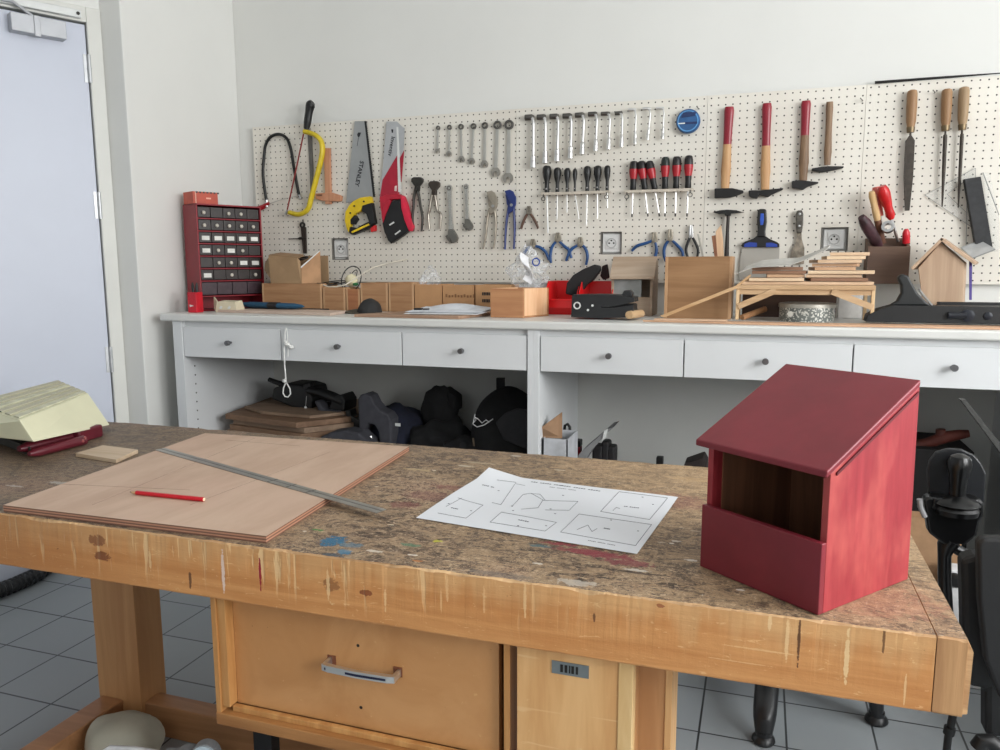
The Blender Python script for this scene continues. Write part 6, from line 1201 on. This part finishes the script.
q = MB(); q.prism([W(x, y, Y=2.69) for x, y in ((345, 411), (350, 410), (351, 416), (357, 419), (361, 421), (361, 432), (349, 430))], (0, .05, 0)); q.build('bracket', BLACK, t, bevel=.003)
def cz(px, py, Y): return W(px, py, Y=Y)
v = cz(398, 440, 2.80); lump((v.x, 2.78, .46), (.14, .12, .135), navy, 'navy_bag', 'dark navy cloth bag slumped behind the grey headrest in the left bay', 'bag', 3, .08)
t = bpy.data.objects['navy_bag']; q = MB(); q.box(tuple(W(393.5, 426, Y=2.655)), tuple(W(400, 423.5, Y=2.653)+Vector((0, .004, 0)))); q.build('white_tag', WHITE, t)
v = cz(443, 420, 2.78); t = lump((v.x-.02, 2.78, .44), (.14, .13, .11), blk, 'black_jacket', 'black cloth jacket heaped in the middle of the left bay', 'clothing', 5, .16)
q = MB(); q.blob((cz(438, 405, 2.8).x, 2.82, cz(438, 412, 2.82).z), (.075, .06, .105), 8, .12, 2.2, 30, 20); q.build('hood', blk, t, smooth=True)
q = MB(); q.prism([W(x, y, Y=2.80) for x, y in ((430.5, 392.5), (436, 391.5), (444, 388), (447, 391), (456, 397), (456, 412), (434, 412), (431, 402))], (0, .08, 0)); q.build('collar', blk, t, bevel=.012, seg=2)
# black backpack with top handle
cx = -.884; t = thing('backpack', Vector((cx, 2.72, SH)), 'black backpack with an upright top handle and white drawstring in the left bay', 'backpack')
q = MB(); q.blob((cx, 2.74, .50), (.150, .12, .185), 11, .05, 1.6, 40, 26, flatz=SH+.001); q.build('body', blk, t, smooth=True)
q = MB(); q.prism([W(x, y, Y=2.74) for x, y in ((496, 378), (504, 378), (504, 392), (496, 392))], (0, .014, 0)); q.build('top_handle', plain((20, 20, 22), .9), t, bevel=.002)
q = MB(); q.prism([W(x, y, Y=2.60) for x, y in ((495, 423), (504, 414), (516, 409), (527, 411), (527, 450), (503, 440))], (0, .03, 0)); q.build('grey_pocket', plain((34, 34, 37), .85, 0, .1, 40), t, bevel=.006)
q = MB(); pts = [(472, 424), (476, 420), (474, 417), (478, 419), (482, 423), (486, 420), (489, 422), (493, 419), (484, 425), (477, 427), (473, 424), (475, 414)]
q.tube([W(x, y, Y=2.594+.004*math.sin(i)) for i, (x, y) in enumerate(pts)], .0019, 6); q.build('white_drawstring', plain((200, 200, 200), .6), t, smooth=True)
q = MB(); q.tube([W(473, 438, Y=2.60), W(474, 446, Y=2.60)], .004, 8); q.build('zip_pull', plain((96, 84, 70), .4, .5), t)
q = MB(); q.blob((cx-.16, 2.70, .42), (.10, .10, .085), 14, .15, 2.2, 30, 18, flatz=SH+.001); tag(q.build('black_cloth', blk, smooth=True), 'crumpled black cloth at the left foot of the backpack', 'cloth')
# white knotted cord hanging from the drawer seam
YW = YC-.006; t = thing('knotted_string', W(284, 345, Y=YW), 'white knotted cord hanging in a loop from the drawer front', 'cord'); wm = plain((232, 232, 228), .6)
q = MB(); q.tube([W(x, y, Y=YW) for x, y in ((286, 328), (285, 333), (284.8, 342), (284.3, 350), (284.6, 365), (286, 381))], .0026, 8); q.build('strand', wm, t, smooth=True)
q = MB(); q.tube([W(x, y, Y=YW) for x, y in ((286.5, 328), (287.5, 334), (287.5, 342), (288, 350), (288, 357))], .0016, 8); q.build('strand', wm, t, smooth=True)
q = MB(); q.tube([W(x, y, Y=YW) for x, y in ((286, 382), (283.5, 388), (283, 393), (285, 396.5), (288, 397), (290.5, 394), (290, 389), (286.5, 382.5))], .0024, 8); q.build('loop', wm, t, smooth=True)
for p, r in (((284.5, 381), .0085), ((287, 344), .011), ((291, 347), .010), ((285.5, 342), .007)): q = MB(); q.blob(W(*p, Y=YW-.002), (r, r*.7, r*.8), 2, .2, 3, 14, 10); q.build('knot', wm, t, smooth=True)
# right bay: open carton with things in it
ZF = .1005; x0, x1 = -.682, xat(567.5, 2.478, 445); Yb = 2.478; zc2 = W(555, 439, Y=Yb).z; t = thing('open_carton', Vector(((x0+x1)/2, Yb, ZF)), 'open white carton with a raised brown flap in the right bay under the worktop', 'box')
wc = plain((188, 190, 194), .7); x0 += .002
for a in (((x0, Yb, ZF), (x1, Yb+.004, zc2)), ((x0, Yb+.15, ZF), (x1, Yb+.154, zc2)), ((x0, Yb, ZF), (x0+.004, Yb+.15, zc2)), ((x1-.004, Yb, ZF), (x1, Yb+.15, zc2))): MB().box(*a).build('panel', wc, t)
q = MB(); q.prism([(x0, Yb+.01, zc2), (x0, Yb+.21, zc2), (x0, Yb+.21, zc2+.001), (x0+.0, Yb+.01, zc2+.001)], (.002, 0, 0)); 
q = MB(); q.prism([W(541, 437.5, Y=Yb+.02), W(562, 438.5, Y=Yb+.02), W(562, 412, Y=Yb+.05), W(541, 427.5, Y=Yb+.01)], (0, .004, 0)); q.build('raised_flap', plain((150, 118, 90), .8), t)
q = MB(); q.tube([W(x, y, Y=2.66) for x, y in ((564.5, 441), (564, 432), (565, 425.5), (567.5, 424), (569.8, 427), (570, 434), (569.5, 441))], .0055, 10); o = q.build('black_cable_loop', BLACK, smooth=True); tag(o, 'black loop of thick cable standing up behind the white carton', 'cable')
c_ = W(575, 447, Y=2.70); q = MB(); q.box((c_.x-.02, 2.70, ZF), (c_.x+.018, 2.74, W(574, 447, Y=2.70).z)); o = q.build('red_case', plain((150, 20, 30), .5), bevel=.004); tag(o, 'narrow red case with a black top, right of the white carton', 'case')
q = MB(); q.box((c_.x-.021, 2.699, o.location.z+(W(574, 447, Y=2.70).z-ZF)+.0005), (c_.x+.019, 2.741, W(574, 440.5, Y=2.70).z)); k = q.build('black_lid', BLACK, bevel=.003); k['o'] = tuple(k['o']); k.parent = o; k.location = Vector(k['o'])-o.location
t = thing('tilted_booklet', W(596, 445, Y=2.66), 'grey booklet propped at a slant in the right bay', 'booklet')
MB().prism([W(x, y, Y=2.64) for x, y in ((577, 457), (581, 452), (608, 429), (613.5, 427.5), (607, 433), (590, 452), (578, 470))], (0, .12, 0)).build('cover', plain((128, 128, 128), .6), t)
MB().prism([W(x, y, Y=2.635) for x, y in ((604, 431), (608, 428.5), (606, 437), (602, 441))], (0, .003, 0)).build('white_page', WHITE, t)
t = thing('black_tool_pair', Vector((W(604, 450, Y=2.74).x, 2.74, ZF)), 'black bulky tools standing behind the slanted booklet', 'device')
for a, b_, c1_ in ((593, 604, 446), (602, 610, 441.5), (608, 616, 446)): q = MB(); x0_, x1_ = xat(a, 2.76, 450), xat(b_, 2.76, 450); q.box((x0_, 2.74, ZF), (x1_, 2.80, W(600, c1_, Y=2.74).z)); q.build('tool', plain((26, 24, 26), .6), t, bevel=.008)
q = MB(); v = W(659.5, 457.5, Y=2.75); q.box((v.x-.012, 2.75, ZF), (v.x+.012, 2.78, v.z)); tag(q.build('black_canister', BLACK, bevel=.003), 'small black canister just showing over the bench behind the paper', 'canister')
t = thing('dark_tool_bag', W(697, 470, Y=2.70), 'dark brown and black tool half hidden left of the nest box in the right bay', 'tool')
MB().prism([W(x, y, Y=2.70) for x, y in ((684, 464), (690, 462), (703, 457.5), (706.5, 464), (706, 520), (684, 520))], (0, .10, 0)).build('body', plain((40, 30, 28), .7), t, bevel=.004)
# dark things at the right, seen past the nest box
dk = plain((36, 28, 26), .8, 0, .2); 
t = thing('red_brown_tool', W(940, 440, Y=2.80), 'dark reddish brown tool on a dark crate at the right of the nest box', 'tool')
rb_ = plain((96, 44, 34), .7, 0, .2)
q = MB(); q.tube([W(x, y, Y=2.78) for x, y in ((903, 446), (925, 444), (945, 437), (960, 434.5), (969, 433.5))], [.014, .018, .020, .016, .012], 10); q.build('bar', rb_, t, smooth=True); q = MB(); q.tube([W(941, 440, Y=2.78), W(940.5, 429, Y=2.78)], [.018, .014], 10); q.build('upright', rb_, t, smooth=True)
q = MB(); q.box((xat(903, 2.72, 450), 2.72, ZF), (xat(975, 2.72, 450), 3.0, W(940, 450, Y=2.72).z)); tag(q.build('dark_crate', plain((24, 22, 22), .8), bevel=.004), 'dark crate stored in the right bay behind the joystick', 'crate')
t = thing('brown_carton', Vector((W(930, 560, Y=2.50).x, 2.50, .02)), 'brown cardboard carton on the floor behind the joystick', 'box')
x0_, x1_ = xat(905, 2.36, 540), xat(962, 2.36, 540); zc3 = W(930, 519, Y=2.36).z
for a in (((x0_, 2.36, .001), (x1_, 2.365, zc3)), ((x0_, 2.42, .001), (x1_, 2.425, zc3)), ((x0_, 2.365, .001), (x0_+.004, 2.42, zc3)), ((x1_-.004, 2.365, .001), (x1_, 2.42, zc3))): MB().box(*a).build('panel', plain((168, 132, 98), .8), t)
q = MB(); x0_ = xat(941, 2.30, 580); z9 = W(950, 570, Y=2.28).z; q.box((x0_, 2.28, .0005), (x0_+.13, 2.34, z9)); o = q.build('white_socket_block', plain((206, 206, 206), .5), bevel=.003); tag(o, 'white block with a black plug behind the wheelchair post', 'socket block')
q = MB(); c_ = W(954, 579, Y=2.28); q.lathe(c_, (0, -1, 0), [(.018, 0), (.018, .02), (.012, .03), (0, .03)], 14); k = q.build('black_plug', BLACK, smooth=True); k.parent = o; k.location = Vector(k['o'])-o.location
# ================================================================ POWERED WHEELCHAIR behind the right end of the bench
YJ = 1.90; vb = W(955, 545, Y=YJ); t = thing('powered_wheelchair', Vector((.62, 1.95, 0)), 'black powered wheelchair with a joystick control, just right of the workbench end', 'wheelchair')
gl = plain((5, 5, 6), .28, 0, .05, 8, name='gloss black'); sat = plain((20, 22, 26), .4, 0, .06, 10, name='dark display panel')
def wp(pts, Y): return [W(x, y, Y=Y) for x, y in pts]
body = MB().prism(wp([(924, 500), (928, 497), (979, 499), (984, 503), (984, 516), (980, 522), (977, 536), (966, 545), (944, 545), (928.5, 533), (926, 515)], YJ), (0, .035, 0)).build('control_box', gl, t, bevel=.006, seg=3)
MB().prism(wp([(929, 505), (927.5, 470), (929.5, 460), (936, 452), (948, 448.5), (962, 449.5), (974, 455), (981, 463), (986.5, 474), (984, 507)], YJ+.045), (0, .010, 0)).build('display_panel', sat, t, bevel=.003)
MB().prism(wp([(932, 509), (934, 498), (978, 500), (980, 506), (968, 511), (942, 509)], YJ-.004), (0, .05, 0)).build('top_face', plain((22, 23, 25), .3), t, bevel=.003)
jc = W(956, 508, Y=YJ+.01); q = MB(); q.lathe(jc-up*.012, (0, 0, 1), [(.044, 0), (.047, .012), (.042, .018), (.048, .024), (.040, .032), (.024, .038), (.014, .044)], 28); q.build('boot', gl, t, smooth=True)
jz = W(956, 459, Y=YJ+.03).z; q = MB(); q.lathe(Vector((jc.x, jc.y, jc.z+.028)), (0, 0, 1), [(.017, 0), (.018, (jz-jc.z)*.35), (.023, (jz-jc.z)*.55), (.025, (jz-jc.z)*.70), (.019, (jz-jc.z)*.84), (.008, (jz-jc.z)*.89)], 20); q.build('joystick', gl, t, smooth=True)
q = MB(); c_ = W(957, 461, Y=YJ+.040); q.lathe(c_, (0, -1, .35), [(.013, 0), (.013, .004), (.010, .006), (0, .006)], 18); q.build('round_button', plain((150, 152, 154), .3, .6), t, smooth=True)
for p in ((964, 457.5), (968.5, 460.5), (966.5, 466)): q = MB(); q.lathe(W(*p, Y=YJ+.044), (0, -1, .3), [(.006, 0), (.006, .003), (0, .003)], 12); q.build('small_button', plain((150, 152, 154), .3, .5), t, smooth=True)
q = MB(); q.tube(wp([(919.5, 499), (920.5, 507), (925, 517)], YJ-.01), .006, 10); q.build('side_lever', plain((176, 176, 178), .3, .6), t, smooth=True)
q = MB(); q.tube(wp([(983.5, 470), (984, 485), (981, 500)], YJ+.07), .0022, 8); q.build('bright_trim', STEEL, t, smooth=True)
q = MB(); q.tube(wp([(951, 540), (946.5, 546), (944.5, 555), (944.5, 580), (947, 620), (951, 660)], YJ+.02), [.022, .020, .014, .014, .014, .014], 14); q.build('control_post', gl, t, smooth=True)
q = MB(); q.tube(wp([(948, 545), (958, 550), (972, 558)], YJ+.03), [.012, .012, .014], 12); q.build('bracket', gl, t, smooth=True)
MB().prism(wp([(961, 400), (966, 400), (1030, 480), (1030, 492)], 2.25), (0, .03, 0)).build('dark_side_rail', plain((66, 66, 64), .6), t)
se = plain((18, 19, 21), .6, 0, .08, 20, .1, name='seat vinyl')
MB().prism(wp([(978, 543), (984, 538.5), (1070, 540), (1080, 560), (1080, 680), (1000, 700), (985, 660), (979, 600)], 1.60), (0, .03, 0)).build('armrest_side', se, t, bevel=.014, seg=3)
MB().prism(wp([(962, 560), (975, 556), (1075, 570), (1075, 740), (986, 738), (986, 690), (968, 687), (964, 640)], 1.66), (0, .05, 0)).build('seat_base', plain((15, 16, 18), .6), t, bevel=.010)
q = MB(); q.tube(wp([(958, 690), (951.5, 722), (948, 738), (944.5, 770)], 1.72), .0075, 10); q.build('foot_rod', BLACK, t, smooth=True); q = MB(); q.tube(wp([(950, 727), (948.5, 734)], 1.72), .011, 10); q.build('rod_clamp', BLACK, t, smooth=True)
q = MB(); q.tube(wp([(978, 748), (983, 741), (990, 741), (1000, 750)], 1.62), .016, 10); q.build('foot_pad', BLACK, t, smooth=True)
for yy in (1.75, 2.2): q = MB(); q.lathe((.86, yy, .15), (1, 0, 0), [(.09, 0), (.14, .01), (.15, .03), (.14, .05), (.09, .06)], 30); q.build('wheel', BRUB, t, smooth=True)
MB().box((.72, 1.7, .16), (.92, 2.25, .34)).build('chassis', plain((24, 24, 26), .5), t, bevel=.02)
# ================================================================ SWIVEL STOOL behind the bench
C0 = Vector((.065, 2.125, 0)); t = thing('swivel_stool', C0, 'black swivel chair base with spread feet standing on the tiles behind the workbench', 'stool')
pb2 = plain((30, 31, 33), .35, 0, .06, 20, name='black moulded plastic')
for k in range(5):
    a = math.radians(-93+72*k); d = Vector((math.cos(a), math.sin(a), 0)); q = MB()
    q.tube([C0+d*.02+up*.125, C0+d*.10+up*.118, C0+d*.20+up*.095, C0+d*.255+up*.074, C0+d*.272+up*.060, C0+d*.276+up*.022], [.036, .032, .029, .028, .026, .020], 12, .75, up=(0, 0, 1)); L_ = q.build('leg', pb2, t, smooth=True)
    q = MB(); q.lathe(C0+d*.275, (0, 0, 1), [(.024, 0), (.028, .006), (.026, .014), (.019, .020), (.019, .030)], 18); q.build('foot', pb2, L_, smooth=True)
q = MB(); q.lathe(C0+up*.08, (0, 0, 1), [(.04, 0), (.045, .02), (.04, .06), (.027, .07), (.027, .28), (.10, .29), (.10, .30)], 24); q.build('column', pb2, t, smooth=True)
q = MB(); q.lathe(C0+up*.381, (0, 0, 1), [(.17, 0), (.19, .02), (.185, .05), (.10, .065), (0, .066)], 30); q.build('seat', se, t, smooth=True)
# ================================================================ ON THE FLOOR AT LEFT
hp = [W(-60, 612, Z=.02), W(-20, 600, Z=.02), W(10, 589, Z=.02), W(35, 578, Z=.02), W(60, 560, Z=.02), W(90, 540, Z=.02)]
q = MB(); P_ = []; R_ = []
for i in range(len(hp)-1):
    for k in range(30):
        P_.append(hp[i].lerp(hp[i+1], k/30)); R_.append(.028 if (len(P_) // 3) % 2 else .023)
for p in P_: p.z = .0285
q.tube(P_, R_, 14, up=(0, 0, 1)); tag(q.build('corrugated_hose', plain((30, 31, 33), .4)), 'black corrugated hose lying on the floor behind the bench at left', 'hose')
q = MB(); c_ = W(127, 745, Z=.045); q.blob((c_.x+.0, c_.y-.01, .045), (.090, .085, .078), 6, .09, 1.5, 40, 28, flatz=.0005); q.build('grey_stone', plain((176, 172, 156), .8, 0, .06, 12, .2), smooth=True); tag(bpy.data.objects['grey_stone'], 'large smooth grey-beige stone on the floor inside the bench frame', 'stone')
t = thing('cloud_board', W(195, 760, Y=1.18), 'pale blue cloud-shaped board with a grey edge, at the bottom edge under the bench', 'board')
Yc_ = 1.16
def cloud(Y, k=1.0):
    cs = [(150, 758, 13), (170, 750, 12), (190, 744, 11), (209, 741, 12), (217, 752, 11)]; pts = []
    out = [(136, 770)]+[(150+15*math.cos(math.radians(a)), 757-13*math.sin(math.radians(a))) for a in range(170, 70, -14)]+[(172+11*math.cos(math.radians(a)), 751-10*math.sin(math.radians(a))) for a in range(140, 50, -15)]+[(189+10*math.cos(math.radians(a)), 746-9*math.sin(math.radians(a))) for a in range(140, 50, -15)]+[(208+14*math.cos(math.radians(a)), 746-14*math.sin(math.radians(a))) for a in range(150, -60, -15)]+[(214, 775), (150, 790)]
    return [W(x-4, y+13, Y=Y) for x, y in out]
MB().prism(cloud(Yc_), (-.008, .022, 0)).build('edge', plain((150, 154, 158), .5), t, bevel=.002); MB().prism([p+Vector((0, -.0045, -.001)) for p in cloud(Yc_)], (0, .004, 0)).build('pale_face', plain((206, 222, 232), .5), t)
q = MB(); q.tube([W(x, y, Y=1.12) for x, y in ((99, 772), (102, 753), (110, 748), (135, 749), (160, 753))], .0055, 10); tag(q.build('white_rail', plain((226, 226, 228), .3, .2), smooth=True), 'curved white metal rail in front of the grey stone', 'rail')
q = MB(); x0_, x1_ = xat(253, 1.25, 740), xat(271, 1.25, 740); q.box((x0_, 1.25, 0), (x1_, 1.28, .37)); tag(q.build('dark_post', plain((26, 26, 28), .5), bevel=.002), 'dark narrow post under the bench drawer', 'post')
